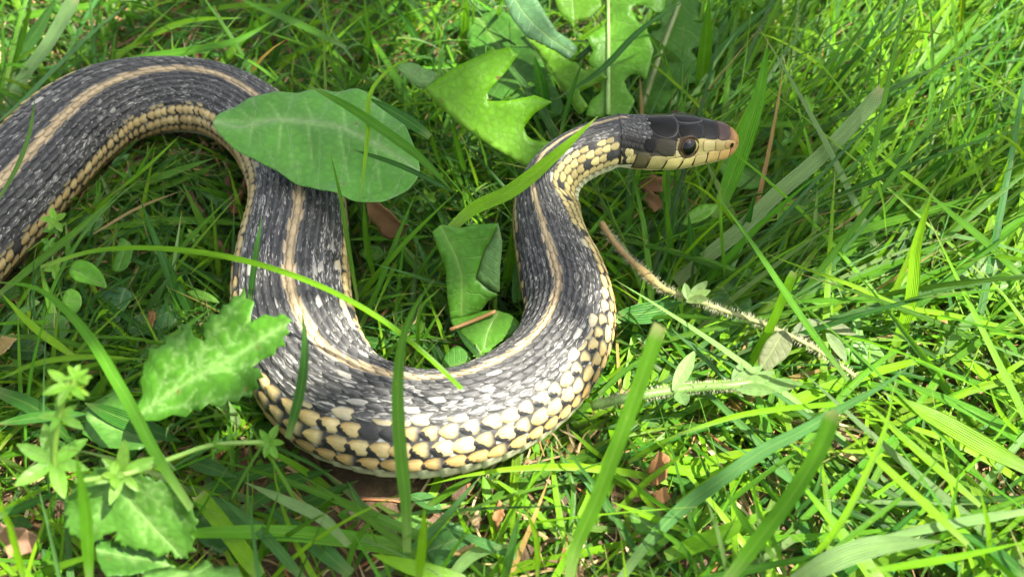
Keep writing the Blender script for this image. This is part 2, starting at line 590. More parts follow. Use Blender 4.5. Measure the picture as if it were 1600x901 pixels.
def surf(kf, c):
    """Surface point and normal at ring position kf and signed girth c (0 back, +-1 belly, + = the animal's left)."""
    kf = np.clip(np.asarray(kf, float), 0, NRG - 1.001)
    c = np.asarray(c, float)
    mf = (np.where(c >= 0, c, 2 + c) * (MR / 2)) % MR
    k0 = kf.astype(int); m0 = mf.astype(int) % MR
    a = (kf - k0)[..., None]; b = (mf - np.floor(mf))[..., None]
    m1 = (m0 + 1) % MR
    def bl(A): return (A[k0, m0] * (1 - a) + A[k0 + 1, m0] * a) * (1 - b) + (A[k0, m1] * (1 - a) + A[k0 + 1, m1] * a) * b
    return bl(G), nrm(bl(GN))


def head_k(t):
    return KH + np.interp(t, ts, np.arange(len(ts)))


snake = empty('garter_snake')
tag(snake, 'dark striped snake with cream flanks coiled in an S with its head raised', 'snake')
TAN = np.array([0.37, 0.265, 0.11]); CREAM = np.array([0.50, 0.41, 0.20]); DARK = np.array([0.027, 0.0268, 0.0248])
STRP = np.array([0.34, 0.265, 0.15]); PALE = np.array([0.40, 0.385, 0.32])

# body: one continuous skin, nape to snout included
cc = np.abs(np.r_[np.linspace(0, 1, MR // 2 + 1), -np.linspace(1, 0, MR // 2 + 1)[1:-1]])
BC = np.zeros((NRG, MR, 3))
for m in range(MR):
    c = cc[m]
    if c < 0.035: k3 = STRP * 0.75
    elif c < 0.50: k3 = DARK * 1.5 + 0.01
    elif c < 0.61: k3 = np.array([0.022, 0.021, 0.021])
    else: k3 = np.array([0.55, 0.53, 0.36])
    BC[:, m] = k3
fl = sines(np.c_[np.repeat(np.arange(NRG), MR) * 1.1, np.tile(np.arange(MR), NRG) * 2.2], 21, 4, 0.9).reshape(NRG, MR)
mk = (fl > 1.0)[..., None] & ((cc > 0.12) & (cc < 0.6))[None, :, None]
mk[KH - 40:] = False
BC = np.where(mk, np.array([0.40, 0.40, 0.36]), BC)
for i, t in enumerate(ts):
    k = KH + i
    for m in range(MR):
        c = cc[m]
        if c < 0.25 and t > .12: q = np.array([0.014, 0.012, 0.010])
        elif c < 0.42 and t < 0.44: q = np.array([0.022, 0.020, 0.016])
        elif c < 0.50 and t < 0.36: q = np.array([0.05, 0.045, 0.03])
        else: q = np.array([0.40, 0.33, 0.12])
        if t <= .10 and .28 < c < .66: BC[k, m] = np.array([0.016, 0.015, 0.012])
        if t > 0.10: BC[k, m] = q
        if t > 0.86:
            wq = min(1, (t - .86) / .1); BC[k, m] = BC[k, m] * (1 - wq) + wq * np.array([0.28, 0.15, 0.06])
F = gridfaces(NRG, MR, True)
F = [tuple(f) for f in F] + [tuple(range(MR - 1, -1, -1)), tuple((NRG - 1) * MR + j for j in range(MR))]
make('body', G.reshape(-1, 3), F, M_SKIN, snake, BC.reshape(-1, 3))

# scale rows: half girth angles of the 19 rows, narrow on the back and wide on the flank
wid = [7.6, 8.3, 8.3, 8.5, 9.2, 10.2, 12.4, 15.2, 17.6, 18.4]
cent = [0.0]
for j in range(1, 10): cent.append(cent[-1] + (wid[j - 1] + wid[j]) / 2)
row_c = np.array(cent) / 180.0
row_h = np.array(wid) / 360.0
# ranks along the body: spacing follows the girth
dens = 1.0 / (0.285 * AR)
cum = np.r_[0, np.cumsum(0.5 * (dens[1:] + dens[:-1]) * seg)]
n_rank = int(cum[-1])
NR0 = cum[-1] - cum[K0]


def frac(rk):
    """How far along the part of the body seen in the picture a rank lies."""
    return 1 - (cum[-1] - rk) / NR0



def rank_k(rk):
    return np.interp(rk, cum, np.arange(NK))


a_t = np.array([-1.0, -0.62, -0.1, 0.45, 0.85, 1.0])        # +1 is the free tip, towards the tail
w_t = np.array([0.55, 0.94, 1.0, 0.86, 0.45, 0.12])
b_t = np.array([-1.0, -0.55, 0.0, 0.55, 1.0])
SF = gridfaces(6, 5)
curv = np.linalg.norm(np.gradient(AT, axis=0), axis=1) / np.maximum(np.gradient(AS), 1e-6)


def scale_geo(rk, j, sd):
    kc = rank_k(rk)
    ki = int(kc)
    r = AR[min(ki, NK - 1)]
    c0 = row_c[j] * sd if j else 0.0
    half = row_h[j] * (0.99 if rk < n_rank - 18 else 1.08)
    # real distance per ring here decides how long the scale may get: skin shows where a bend stretches it
    p1, _ = surf(kc + 3, c0); p0, _ = surf(kc - 3, c0)
    per = np.linalg.norm(p1 - p0) / 6
    dkr = 1.0 / max(dens[min(ki, NK - 1)] * (seg[min(ki, NK - 2)]), 1e-6)
    nat = 0.285 * r
    want = min(per * dkr * (0.94 if j < 6 else 0.90), nat * (1.50 if j > 5 else 1.3))
    L = max(want, per * dkr * 0.62)
    hk = L / max(per, 1e-5) * 0.66
    A, B = np.meshgrid(a_t, b_t, indexing='ij')
    W = w_t[:, None] * np.ones(5)
    kk = kc - A * hk
    cs = c0 + B * W * half * (1 if sd >= 0 else -1)
    P, N = surf(kk, cs)
    h = r * (0.010 + 0.022 * (A + 1) * 0.5 + 0.017 * (1 - np.abs(B)) ** 1.1 * (1 - 0.4 * A ** 2) - 0.012 * (np.abs(B) ** 4))
    if rk > n_rank - 18: h = h * 0.55
    h = np.where(A < -0.9, -0.012 * r, h)
    V = P + N * h[..., None]
    return V.reshape(-1, 3), A.ravel(), B.ravel()


def scale_colour(rk, j, A, B, rnd):
    """Colour and fleck amount (4th channel) of each vertex of a scale; B runs from the back (-1) to the belly (+1)."""
    n = len(A)
    C = np.tile(np.r_[DARK * (0.7 + 0.8 * rnd[0]), 0.0], (n, 1))
    neck = rk > n_rank - 16
    lw = float(np.interp(frac(rk), [.47, .56, .74, .84], [0, 1, 1, 0]))      # sunlit bend: paler cream pattern, with sun gloss put into the colour
    C[np.abs(B) < 0.1, :3] += 0.035
    # the lower the row the more light flecks; some blotches stay black
    edge = np.maximum(np.abs(B), np.abs(A) * 0.9)
    if j == 0:
        C[:, :3] = STRP * (0.75 + 0.4 * rnd[0])
        C[np.abs(B) > 0.9, :3] *= 0.45
    elif j == 1:
        C[B < -0.62 + 0.5 * (rnd[1] - .5), :3] = STRP * (0.80 + 0.25 * rnd[0])
        C[:, 3] = 0.35
    elif j <= 5:
        C[:, 3] = [0, 0, .38, .46, .52, .60][j] + 0.5 * (rnd[1] - .5)
        if rnd[4] < [0, 0, .01, .03, .05, .10][j] * (.25 + 1.3 * lw):
            s_ = 1 if rnd[2] < .5 else -1
            C[(B * s_ > -0.3), :3] = PALE * (0.5 + 0.3 * rnd[3])
    elif j == 6:
        C[:, 3] = .6
        if rnd[1] < 0.06 + .26 * lw:
            C[:, :3] = (PALE * .35 + CREAM * .6) * (0.70 + 0.3 * rnd[0])
            C[edge > 0.97, :3] *= 0.5
        elif rnd[1] < .35 + .4 * lw:
            C[B > 0.2, :3] = CREAM * (0.6 + .3 * rnd[0])
    else:
        base = CREAM if j < 9 else TAN
        base = base * (1 - 0.6 * rnd[5]) + TAN * 0.6 * rnd[5]
        C[:, :3] = base * (0.76 + 0.30 * rnd[0])
        C[A > 0.3, :3] *= np.array([0.92, 0.84, 0.68])
        if rnd[1] < 0.25 + .5 * lw:                       # black hind or upper corner
            C[:, 3] = -2.0
        if rnd[3] < 0.15 + .3 * lw:
            C[(A < -0.5), :3] = DARK * 1.5
        C[edge > 0.985, :3] *= 0.4
        if j == 7 and rnd[4] < 0.05 + .1 * lw: C[:, :3] = DARK * 1.3
    if neck and j >= 6:
        C[:, 3] = 0
        C[:, :3] = np.array([0.40, 0.325, 0.135]) * (0.6 + 0.45 * rnd[0])
        C[edge > 0.97, :3] *= 0.3
        if rnd[1] < .07: C[:, :3] = DARK
    C[:, 3] *= np.interp(frac(rk), [0, .34, .46, .72, .85, 1], [.74, .76, .88, .88, .84, .76])
    C[:, :3] = np.clip(C[:, :3], 0, 0.9)
    return C


items = []
for i in range(n_rank):
    for j in range(10):
        for sd in ((1,) if j == 0 else (1, -1)):
            rk = i + (0.5 if j % 2 else 0.0)
            if rk < 1.5 or rk > cum[-1] - 0.3: continue
            V, A, B = scale_geo(rk, j, sd)
            X, Y, dep = proj(V.mean(0))
            nv = np.cross(V[27 - 10 if False else 17] - V[7], V[13] - V[11])
            Cc = scale_colour(rk, j, A, B, rng.random(8))
            x, y, _ = proj(V)
            area = (x.max() - x.min()) * (y.max() - y.min())
            kc = rank_k(rk)
            _, N0 = surf(kc, row_c[j] * sd)
            facing = float(N0 @ nrm(CAM - V.mean(0)))
            infr = -5 < X < 1605 and -5 < Y < 906
            items.append((area * max(facing, 0) * infr, V, A, B, Cc, rng.random()))
# nape scales run on over the back of the head
for i in range(9):
    for j in range(10):
        for sd in ((1,) if j == 0 else (1, -1)):
            t = -0.012 + i * 0.030 + (0.015 if j % 2 else 0)
            if t > (.24 if j < 6 else .17 if j < 8 else .105): continue
            A, B = np.meshgrid(a_t, b_t, indexing='ij')
            W = w_t[:, None] * np.ones(5)
            c0 = row_c[j] * sd
            P, N = surf(head_k(t - A * 0.022), c0 + B * W * row_h[j] * 1.07 * (1 if sd >= 0 else -1))
            h = 0.6 * (0.014 + 0.014 * (A + 1) * 0.5 + 0.014 * (1 - np.abs(B)) - 0.012 * np.abs(B) ** 4)
            h = np.where(A < -0.9, -0.008, h)
            V = (P + N * h[..., None]).reshape(-1, 3)
            rr = rng.random(8)
            Cc = scale_colour(n_rank, j, A.ravel(), B.ravel(), rr)
            if j == 0 and t > 0.05 or j == 1: Cc[:, :3] = DARK * (0.8 + rr[0]) + 0.006
            if j > 5: Cc[:, :3] = (np.array([0.020, 0.018, 0.014]) if (j < 8 or .01 < t < .045) else np.array([0.36, .30, .12])) * (.6 + .6 * rr[0])
            if j == 5: Cc[:, :3] = DARK * 1.4
            Cc[:, 3] = .42 if j < 6 else 0
            items.append((0, V, A.ravel(), B.ravel(), Cc, rng.random()))

items.sort(key=lambda q: -q[0])
for n, (ar, V, A, B, Cc, r) in enumerate(items[:296]):
    make('scale', V, SF, M_SCALE, snake, Cc, np.c_[A, B, np.full(len(A), r)])
Vs, Fs, Cs, Ss = [], [], [], []
for n, (ar, V, A, B, Cc, r) in enumerate(items[296:]):
    Fs.append(SF + n * len(V)); Vs.append(V); Cs.append(Cc); Ss.append(np.c_[A, B, np.full(len(A), r)])
tag(make('small_scales', np.concatenate(Vs), np.concatenate(Fs), M_SCALE, snake, np.concatenate(Cs), np.concatenate(Ss)), kind='stuff')
# belly shields, one across the belly for each rank
Vs, Fs, Cs, Ss = [], [], [], []
bb = np.linspace(-1, 1, 11)
aa = np.array([-1, -0.3, 0.5, 0.95, 1.0])
VF = gridfaces(5, 11)
for n, i in enumerate(range(2, n_rank)):
    A, B = np.meshgrid(aa, bb, indexing='ij')
    kc = rank_k(i + .25)
    dkr = 1.0 / max(dens[int(kc)] * seg[min(int(kc), NK - 2)], 1e-6)
    c = 1.0 + B * 0.405
    c = np.where(c > 1, c - 2, c)
    P, N = surf(kc - A * dkr * 0.58, c)
    h = AR[int(kc)] * (0.01 + 0.03 * (A + 1) / 2)
    h = np.where(A > 0.99, 0.0, h)
    Vs.append((P + N * h[..., None]).reshape(-1, 3)); Fs.append(VF + n * 55)
    cb = np.tile(np.array([0.58, 0.56, 0.36]) * (0.85 + 0.25 * rng.random()), (55, 1))
    spot = (np.abs(B.ravel()) > 0.9) & (A.ravel() < -0.2)
    cb[spot] = DARK * 1.5
    Cs.append(cb); Ss.append(np.c_[A.ravel(), B.ravel() * 3, np.full(55, rng.random())])
tag(make('belly_shields', np.concatenate(Vs), np.concatenate(Fs), M_SCALE, snake, np.concatenate(Cs), np.concatenate(Ss)), kind='stuff')


# ---- head plates: patches of the head surface, raised and rounded at the rim
def plate(name, poly, colour, rim=None, height=0.016, mat=None, parent=None, label=None):
    """poly: corners (t, signed girth) in order."""
    p = np.asarray(poly, float)
    n = 28
    q = np.r_[p, p[:1]]
    d = np.r_[0, np.cumsum(np.hypot(np.diff(q[:, 0]) * HL, np.diff(q[:, 1]) * 1.9))]
    u = np.linspace(0, d[-1], n, endpoint=False)
    O = np.c_[np.interp(u, d, q[:, 0]), np.interp(u, d, q[:, 1])]
    for _ in range(1):
        O = 0.5 * O + 0.25 * (np.roll(O, 1, 0) + np.roll(O, -1, 0))
    c = O.mean(0)
    O = c + (O - c) * 1.07
    fr = [1.0, 0.985, 0.93, 0.80, 0.5, 0.2]
    hh = [-0.35, 0.35, 0.85, 1.0, 1.1, 1.15]
    V, Cl = [], []
    colour = np.array(colour); rim = colour if rim is None else np.array(rim)
    for f, h in zip(fr, hh):
        R = c + (O - c) * f
        P, N = surf(head_k(R[:, 0]), R[:, 1])
        V.append(P + N * (h * height))
        Cl.append(np.tile(rim if f > 0.96 else colour, (n, 1)))
    P, N = surf(head_k(np.array([c[0]])), np.array([c[1]]))
    V.append(P + N * height * 1.15); Cl.append(colour[None])
    V = np.concatenate(V); Cl = np.concatenate(Cl)
    F = [tuple(f) for f in gridfaces(len(fr), n, True)]
    b = (len(fr) - 1) * n
    F += [(b + k, b + (k + 1) % n, len(V) - 1) for k in range(n)]
    return make(name, V, F, mat or M_PLATE, parent or snake, Cl)


BLK = (0.008, 0.0075, 0.006); OLV = (0.035, 0.031, 0.018); YEL = (0.43, 0.365, 0.13); RIMY = (0.05, 0.04, 0.02); ORG = (0.27, 0.14, 0.05)
TANP = (0.34, 0.22, 0.085)
g = 0.006


def both(fn):
    for sd in (1, -1): fn(sd)


plate('head_plate', [(.47, -.075), (.56, -.085), (.655, -.055), (.675, 0), (.655, .055), (.56, .085), (.47, .075), (.44, 0)], BLK, (.11, .105, .095))


def paired(sd):
    s = sd
    plate('head_plate', [(.21, .012 * s), (.43, .012 * s), (.46, .09 * s), (.44, .19 * s), (.37, .235 * s), (.27, .20 * s), (.22, .1 * s)], BLK, (.11, .105, .095))
    plate('head_plate', [(.47, .10 * s), (.56, .10 * s), (.64, .075 * s), (.665, .14 * s), (.64, .235 * s), (.55, .262 * s), (.48, .235 * s), (.455, .17 * s)], BLK, (.11, .105, .095), 0.026)
    plate('head_plate', [(.685, .01 * s), (.665, .07 * s), (.68, .15 * s), (.68, .24 * s), (.775, .245 * s), (.79, .13 * s), (.78, .01 * s)], BLK, (.11, .105, .095))
    plate('head_plate', [(.795, .01 * s), (.805, .13 * s), (.79, .24 * s), (.86, .255 * s), (.90, .16 * s), (.905, .01 * s)], (.055, .032, .026), (.14, .10, .08))
    # side of the face
    plate('cheek_plate', [(.855, .275 * s), (.93, .29 * s), (.955, .40 * s), (.93, .50 * s), (.865, .49 * s), (.845, .38 * s)], TANP, (.2, .12, .05))
    plate('cheek_plate', [(.765, .268 * s), (.845, .27 * s), (.835, .38 * s), (.85, .49 * s), (.765, .485 * s)], (.34, .26, .10), (.10, .07, .03))
    plate('cheek_plate', [(.665, .268 * s), (.755, .262 * s), (.755, .48 * s), (.67, .50 * s), (.655, .38 * s)], (.40, .33, .14), (.10, .07, .03))
    plate('cheek_plate', [(.435, .27 * s), (.468, .28 * s), (.462, .38 * s), (.425, .37 * s)], (.26, .23, .10), RIMY, 0.012)
    plate('cheek_plate', [(.425, .38 * s), (.462, .39 * s), (.475, .49 * s), (.425, .48 * s)], (.38, .33, .15), RIMY, 0.012)
    plate('cheek_plate', [(.30, .25 * s), (.37, .25 * s), (.425, .27 * s), (.415, .37 * s), (.415, .46 * s), (.33, .455 * s), (.275, .38 * s)], OLV, (.12, .10, .07))
    plate('cheek_plate', [(.20, .26 * s), (.285, .26 * s), (.265, .37 * s), (.24, .43 * s), (.19, .40 * s), (.175, .31 * s)], BLK, (.07, .06, .04))
    # upper lip, seven to a side, leaning seams
    ed = [.955, .895, .80, .70, .585, .475, .345, .215, .11]
    for k in range(8):
        t1, t0 = ed[k], ed[k + 1]
        ln = 0.007 if k < 4 else 0.018
        top = .505 if k not in (3, 4) else .56
        colr = [ORG, (.40, .25, .085), (.42, .30, .10), (.36, .29, .11), YEL, YEL, (.30, .26, .10), (.07, .06, .03)][k]
        top = top if k < 6 else .475 if k == 6 else .45
        pl = plate('lip_scale', [(t0 + g - ln, .735 * s), (t0 + g + ln, top * s), ((t0 + t1) / 2 + ln, (top - .008) * s), (t1 - g + ln, top * s), (t1 - g - ln, .735 * s), ((t0 + t1) / 2 - ln, .745 * s)], colr, RIMY, 0.018)
        # dark hind margin
        if k > 1:
            plate('seam', [(t0 - ln - .005, .73 * s), (t0 - .004 + ln, (top + .02) * s), (t0 + .004 + ln, (top + .02) * s), (t0 - ln + .005, .73 * s)], (.022, .018, .010), None, 0.021, parent=pl)
    # lower lip
    el = [.93, .83, .72, .60, .47, .33, .19]
    for k in range(6):
        t1, t0 = el[k], el[k + 1]
        plate('lip_scale', [(t0 + g, .775 * s), (t1 - g, .775 * s), (t1 - g - .01, .89 * s), (t0 + g - .01, .89 * s)], (.56, .50, .22) if k else (.5, .33, .12), (.16, .13, .06), 0.014)
    # nostril
    P, N = surf(head_k(np.array([.905])), np.array([.385 * s]))
    a = np.linspace(0, 2 * math.pi, 12, endpoint=False)
    e1 = nrm(HX - (HX @ N[0]) * N[0]); e2 = np.cross(N[0], e1)
    ringv = [P[0] + N[0] * 0.028 + (e1 * np.cos(x) * .058 + e2 * np.sin(x) * .066) for x in a]
    ring2 = [P[0] + N[0] * 0.021 + (e1 * np.cos(x) * .040 + e2 * np.sin(x) * .048) for x in a]
    V = np.array(ringv + ring2 + [P[0] + N[0] * 0.019])
    F = [(k, (k + 1) % 12, 12 + (k + 1) % 12, 12 + k) for k in range(12)] + [(12 + k, 12 + (k + 1) % 12, 24) for k in range(12)]
    cl = np.r_[np.tile([.16, .08, .04], (12, 1)), np.tile([.01, .006, .005], (13, 1))]
    make('nostril', V, F, M_PLATE, snake, cl)
    # eye: dark ball with a thin copper ring, set in a scaly rim
    P, N = surf(head_k(np.array([.535])), np.array([.375 * s]))
    n0 = nrm(N[0] + HX * 0.10 + HUP * 0.05)
    e1 = nrm(HX - (HX @ n0) * n0); e2 = np.cross(n0, e1)
    R0 = 0.235
    ctr = P[0] - n0 * (R0 * 0.64)
    nu, nv = 22, 28
    V, Cl = [], []
    for i in range(nu):
        f = i / (nu - 1) * math.radians(100)
        for j in range(nv):
            q = 2 * math.pi * j / nv
            V.append(ctr + R0 * (math.cos(f) * n0 + math.sin(f) * (math.cos(q) * e1 + math.sin(q) * e2)))
            dg = math.degrees(f)
            Cl.append((.003, .003, .004) if dg < 44 else (.10, .045, .016) if dg < 48 else (.035, .018, .012) if dg < 57 else (.10, .06, .03))
    F = [tuple(x) for x in gridfaces(nu, nv, True)] + [tuple(range(nv))]
    eye = make('eye', V, F, M_EYE, snake, Cl)
    # lid ring
    V, Cl = [], []
    for i in range(34):
        q = 2 * math.pi * i / 34
        for j in range(8):
            w = 2 * math.pi * j / 8
            rr = 0.222 + 0.026 * math.cos(w)
            V.append(P[0] + n0 * (-0.016 + 0.026 * math.sin(w)) + rr * (math.cos(q) * e1 * 1.03 + math.sin(q) * e2))
            Cl.append((.06, .04, .02) if (i % 6) else (.03, .02, .012))
    idx = np.arange(34 * 8).reshape(34, 8)
    F = [(idx[i, j], idx[i, (j + 1) % 8], idx[(i + 1) % 34, (j + 1) % 8], idx[(i + 1) % 34, j]) for i in range(34) for j in range(8)]
    make('eye_rim', V, F, M_PLATE, eye, Cl)


both(paired)
# snout tip shield
plate('head_plate', [(.955, -.30), (.925, -.10), (.925, .10), (.955, .30), (.965, .62), (.965, .9), (.965, -.9), (.965, -.62)][:4] + [(.985, .45), (.985, -.45)], ORG, (.25, .12, .05), 0.012)

# pixel mask of the snake used to keep scattered grass off its face
SK = np.arange(0, NRG, 4)
sk_c = G[SK].mean(1)
sk_r = np.linalg.norm(G[SK] - sk_c[:, None], axis=2).max(1)
sk_x, sk_y, sk_d = proj(sk_c)
sk_w = sk_r * FPX / sk_d


# ------------------------------------------------------------------ grass
TONE = {'g': (0.070, 0.205, 0.008), 'y': (0.150, 0.330, 0.006), 'b': (0.065, 0.185, 0.040), 'd': (0.030, 0.115, 0.012),  # yellow-green is the lit tone: sunshine put into the colour
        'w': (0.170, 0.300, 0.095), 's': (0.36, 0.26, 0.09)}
TWORD = {'g': 'green', 'y': 'yellow-green', 'b': 'blue-green', 'd': 'dark green', 'w': 'pale', 's': 'straw-coloured'}


def blade_geo(P, W, nrm_hint, fold=0.25, tip='t', m=5, twist=0.0, tone=(0.05, 0.15, 0.02), seed=0.5):
    """Ribbon with a folded cross section along P (n x 3)."""
    n = len(P)
    T = nrm(np.gradient(P, axis=0))
    u = np.linspace(0, 1, n)
    N = nrm(np.asarray(nrm_hint, float) - (T @ np.asarray(nrm_hint, float))[:, None] * T)
    S = np.cross(T, N)
    a = (twist * (u - 0.3))[:, None]
    S, N = S * np.cos(a) + N * np.sin(a), N * np.cos(a) - S * np.sin(a)
    if tip == 't': w = np.minimum(1, 0.6 + 1.6 * u) * np.clip(1 - ((u - 0.45) / 0.55).clip(0) ** 1.7, 0, 1)
    elif tip == 'b': w = np.minimum(1, 0.7 + 1.5 * u) * np.where(u > 0.985, 0.8, 1.0)       # mown: blunt end
    elif tip == 'r': w = np.clip(1 - np.abs(u - 0.5) * 0.5, 0, 1)                           # round stem
    else: w = np.clip(1 - np.abs(2 * u - 1) ** 2.4, 0, 1)                                     # both ends taper
    w = np.maximum(w, 0.03) * W
    b = np.linspace(-1, 1, m)
    V = P[:, None] + (w[:, None] * b)[..., None] * S[:, None] * 0.5 * math.cos(fold) + (w[:, None] * np.abs(b) * 0.5 * math.sin(fold))[..., None] * N[:, None]
    if tip == 'b':
        V[-1] += T[-1] * (rng.uniform(-.5, .5, m)[:, None] * W * 0.35)
    ST = np.stack([np.repeat(u[:, None], m, 1), np.repeat(b[None], n, 0), np.full((n, m), seed)], -1)
    C = np.tile(np.array(tone), (n, m, 1))
    f = np.clip((u - 0.0) / 0.18, 0, 1)[:, None, None]
    C = C * f + (C * 0.55 + np.array([0.11, 0.14, 0.05])) * (1 - f)
    if tip in 'tb':
        e = np.clip((u - 0.965) / 0.035, 0, 1)[:, None, None] * (0.55 if tip == 'b' else 0.5)
        C = C * (1 - e) + np.array([0.42, 0.36, 0.20]) * e
    return V.reshape(-1, 3), gridfaces(n, m), C.reshape(-1, 3), ST.reshape(-1, 3)


LANDMARKS = [
    (60, 60, 'behind the tail-end limb by the pale ribbed blade'), (200, 60, 'just behind the tail-end bend'), (330, 60, 'behind the top of the tail-end bend'),
    (470, 70, 'behind the tip of the oval leaf'), (60, 230, 'in front of the tail-end limb'), (590, 70, 'behind the oval leaf'), (500, 200, 'over the oval leaf'),
    (620, 250, 'beside the curled brown dead leaf'), (700, 60, 'behind the notched bright dandelion leaf'), (740, 230, 'below the notched bright dandelion leaf'),
    (800, 90, 'between the two folded dandelion leaves'), (880, 170, 'behind the snake neck'), (960, 90, 'over the large lobed dandelion leaf'), (1070, 80, 'beside the shaded dandelion leaf'),
    (1110, 130, 'behind the snake head'), (1170, 200, 'at the snake snout'), (1200, 60, 'behind the broad blade at the snout'), (1260, 170, 'beside the budding sprig ahead of the snout'),
    (1330, 80, 'behind the long mown-tip blade'), (1330, 230, 'beside the long mown-tip blade'), (1440, 60, 'far ahead of the snout in sunlit litter'), (1450, 190, 'beside the tall stalks ahead of the snout'),
    (1550, 80, 'in bright litter beyond the tall stalks'), (1550, 220, 'in the fan of grass beyond the tall stalks'), (1010, 300, 'below the snake chin'), (1090, 370, 'above the brown hairy stem'),
    (980, 420, 'between the raised limb and the hairy stem'), (1010, 520, 'by the ribbed blade at the snake flank'), (1170, 490, 'over the broad leaf under the hairy stem'),
    (1240, 400, 'behind the middle of the hairy stem'), (1340, 440, 'in the dark grass behind the hairy stem end'), (1420, 380, 'beside the broad standing yellow-green blade'),
    (1530, 360, 'beside the broad pale glinting leaf'), (1520, 470, 'below the broad pale glinting leaf'), (1400, 540, 'past the end of the hairy stem'), (1540, 580, 'beside the sunlit leaf fragment'),
    (1100, 640, 'below the pale hairy stem'), (1250, 650, 'above the torn-tip blade'), (1440, 680, 'beside the broad glowing blade'), (1560, 740, 'below the broad glowing blade'),
    (1120, 760, 'under the very long slanted blade'), (1210, 840, 'beside the torn-tip blade'), (1340, 780, 'between the torn-tip blade and the glowing blade'), (1400, 860, 'by the wide sunlit blade'),
    (1530, 850, 'past the wide sunlit blade'), (1040, 850, 'beyond the cut-tip blade'), (1010, 740, 'beside the rusty dead leaf'), (900, 760, 'before the cut-tip blade'),
    (820, 790, 'below the gold scales of the outer bend'), (720, 830, 'over the pale leaf chip in the litter'), (620, 850, 'at the foot of the tall crossing blade'), (520, 820, 'below the shaded end of the outer bend'),
    (420, 770, 'beside the folded pale blade'), (330, 720, 'under the bedstraw sprig'), (220, 800, 'over the rounded sunlit lobes'), (60, 820, 'by the pinkish dead leaf'), (80, 650, 'under the upright bedstraw sprig'),
    (240, 620, 'under the three-lobed serrated leaf'), (330, 500, 'behind the three-lobed serrated leaf'), (400, 410, 'in front of the shaded limb'), (470, 590, 'in front of the outer bend start'),
    (110, 540, 'over the orange dry stem'), (40, 480, 'beside the rounded green leaf'), (130, 420, 'by the small bright oval leaf'), (230, 450, 'by the spoon-shaped leaf'), (220, 360, 'across the hollow of the tail-end bend'),
    (260, 270, 'close under the tail-end bend'), (350, 330, 'beside the reddish twigs'), (560, 400, 'beside the shaded limb inside the loop'), (620, 460, 'in the middle of the loop'),
    (600, 540, 'inside the loop above the outer bend'), (680, 350, 'above the creased leaf'), (690, 480, 'beside the creased leaf'), (750, 540, 'over the base of the creased leaf'), (800, 400, 'between creased leaf and raised limb'), (780, 310, 'behind the raised limb')]


def zone(px, py):
    return min(LANDMARKS, key=lambda q: (q[0] - px) ** 2 + (q[1] - py) ** 2)[2]


def blade_label(px, py, tone, wpx, bend):
    size = 'broad' if wpx >= 17 else 'thin' if wpx < 8 else 'slender'
    form = 'arching' if bend > 0.035 else 'slightly curved' if bend > 0.012 else 'straight'
    z = zone(px, py)
    return '%s %s %s grass blade %s' % (size, form, TWORD[tone], z), 'grass blades ' + z


N_IND = 0


def jitter(c, a=0.18):
    c = np.array(c) * (1 + rng.uniform(-a, a))
    return np.clip(c * (1 + rng.uniform(-a, a, 3) * 0.5), 0.005, 0.6)


def blade(pts, w, tone, z0, z1, tip='t', arch=0.0, label=None, fold=None, twist=None, hint=None, seg_n=18):
    """One traced blade. pts: picture points from base to tip, w: width there, z0/z1: height of base and tip over the soil."""
    global N_IND
    N_IND += 1
    n = len(pts)
    d = np.r_[0, np.cumsum([math.hypot(pts[k + 1][0] - pts[k][0], pts[k + 1][1] - pts[k][1]) for k in range(n - 1)])]
    u = d / d[-1]
    P = np.array([at(p[0], p[1], z0 + (z1 - z0) * q + arch * 4 * q * (1 - q)) for p, q in zip(pts, u)])
    C = crom(P, seg_n)
    mid = C[seg_n // 2]
    dep = (mid - CAM) @ FWD
    W = w * dep / FPX * 1.12
    h = np.array([0, -0.55, 1.0]) + rng.uniform(-0.45, 0.45, 3) if hint is None else np.array(hint)
    V, F, Cl, ST = blade_geo(C, W, h, rng.uniform(0.12, 0.45) if fold is None else fold, tip, 5,
                             rng.uniform(-0.5, 0.5) if twist is None else twist, jitter(TONE[tone], 0.12), rng.random())
    o = make('blade_of_grass', V, F, M_GRASS, None, Cl, ST)
    mx, my = np.mean([p[0] for p in pts]), np.mean([p[1] for p in pts])
    ch = math.hypot(pts[-1][0] - pts[0][0], pts[-1][1] - pts[0][1])
    bend = 1 - ch / d[-1]
    lab, grp = blade_label(mx, my, tone, w, bend)
    tag(o, label or lab, 'grass blade', grp, 'thing')
    return o


B_ = blade
# behind and beside the tail-end bend
B_([(8, 185), (35, 125), (75, 70), (118, -5)], 19, 'w', .3, 3.0, 'b', label='broad pale ribbed grass blade leaning away behind the tail-end bend')
B_([(20, 120), (40, 75), (60, 45), (90, -8)], 18, 'b', .2, 2.4)
B_([(-20, 205), (30, 165), (88, 108), (148, 51), (215, -6)], 17, 'b', 2.2, 2.0, 'm', label='long broad blue-green grass blade touching the tail-end bend')
B_([(-10, 32), (60, 22), (110, 14), (200, 0)], 12, 'g', .8, 1.4)
B_([(135, 112), (148, 60), (154, -5)], 6, 'g', .3, 3)
B_([(162, 100), (158, 50), (160, -5)], 5, 'g', .3, 3)
B_([(-6, 318), (22, 272), (45, 215), (55, 150)], 9, 'g', 2.7, 4.0, label='slender green grass blade standing in front of the tail-end bend')
B_([(2, 180), (5, 90), (4, -5)], 6, 'g', .3, 3)
B_([(15, 120), (35, 60), (50, -5)], 8, 'g', .3, 3)
B_([(170, 96), (225, 62), (280, 38), (378, 28)], 9, 'y', .5, 2.2)
B_([(160, 99), (240, 88), (310, 78), (371, 64), (434, 28)], 14, 'g', 1.0, 2.4, 'm')
B_([(540, 75), (470, 40), (420, 18), (360, -8)], 12, 'g', 2.4, 2.2)
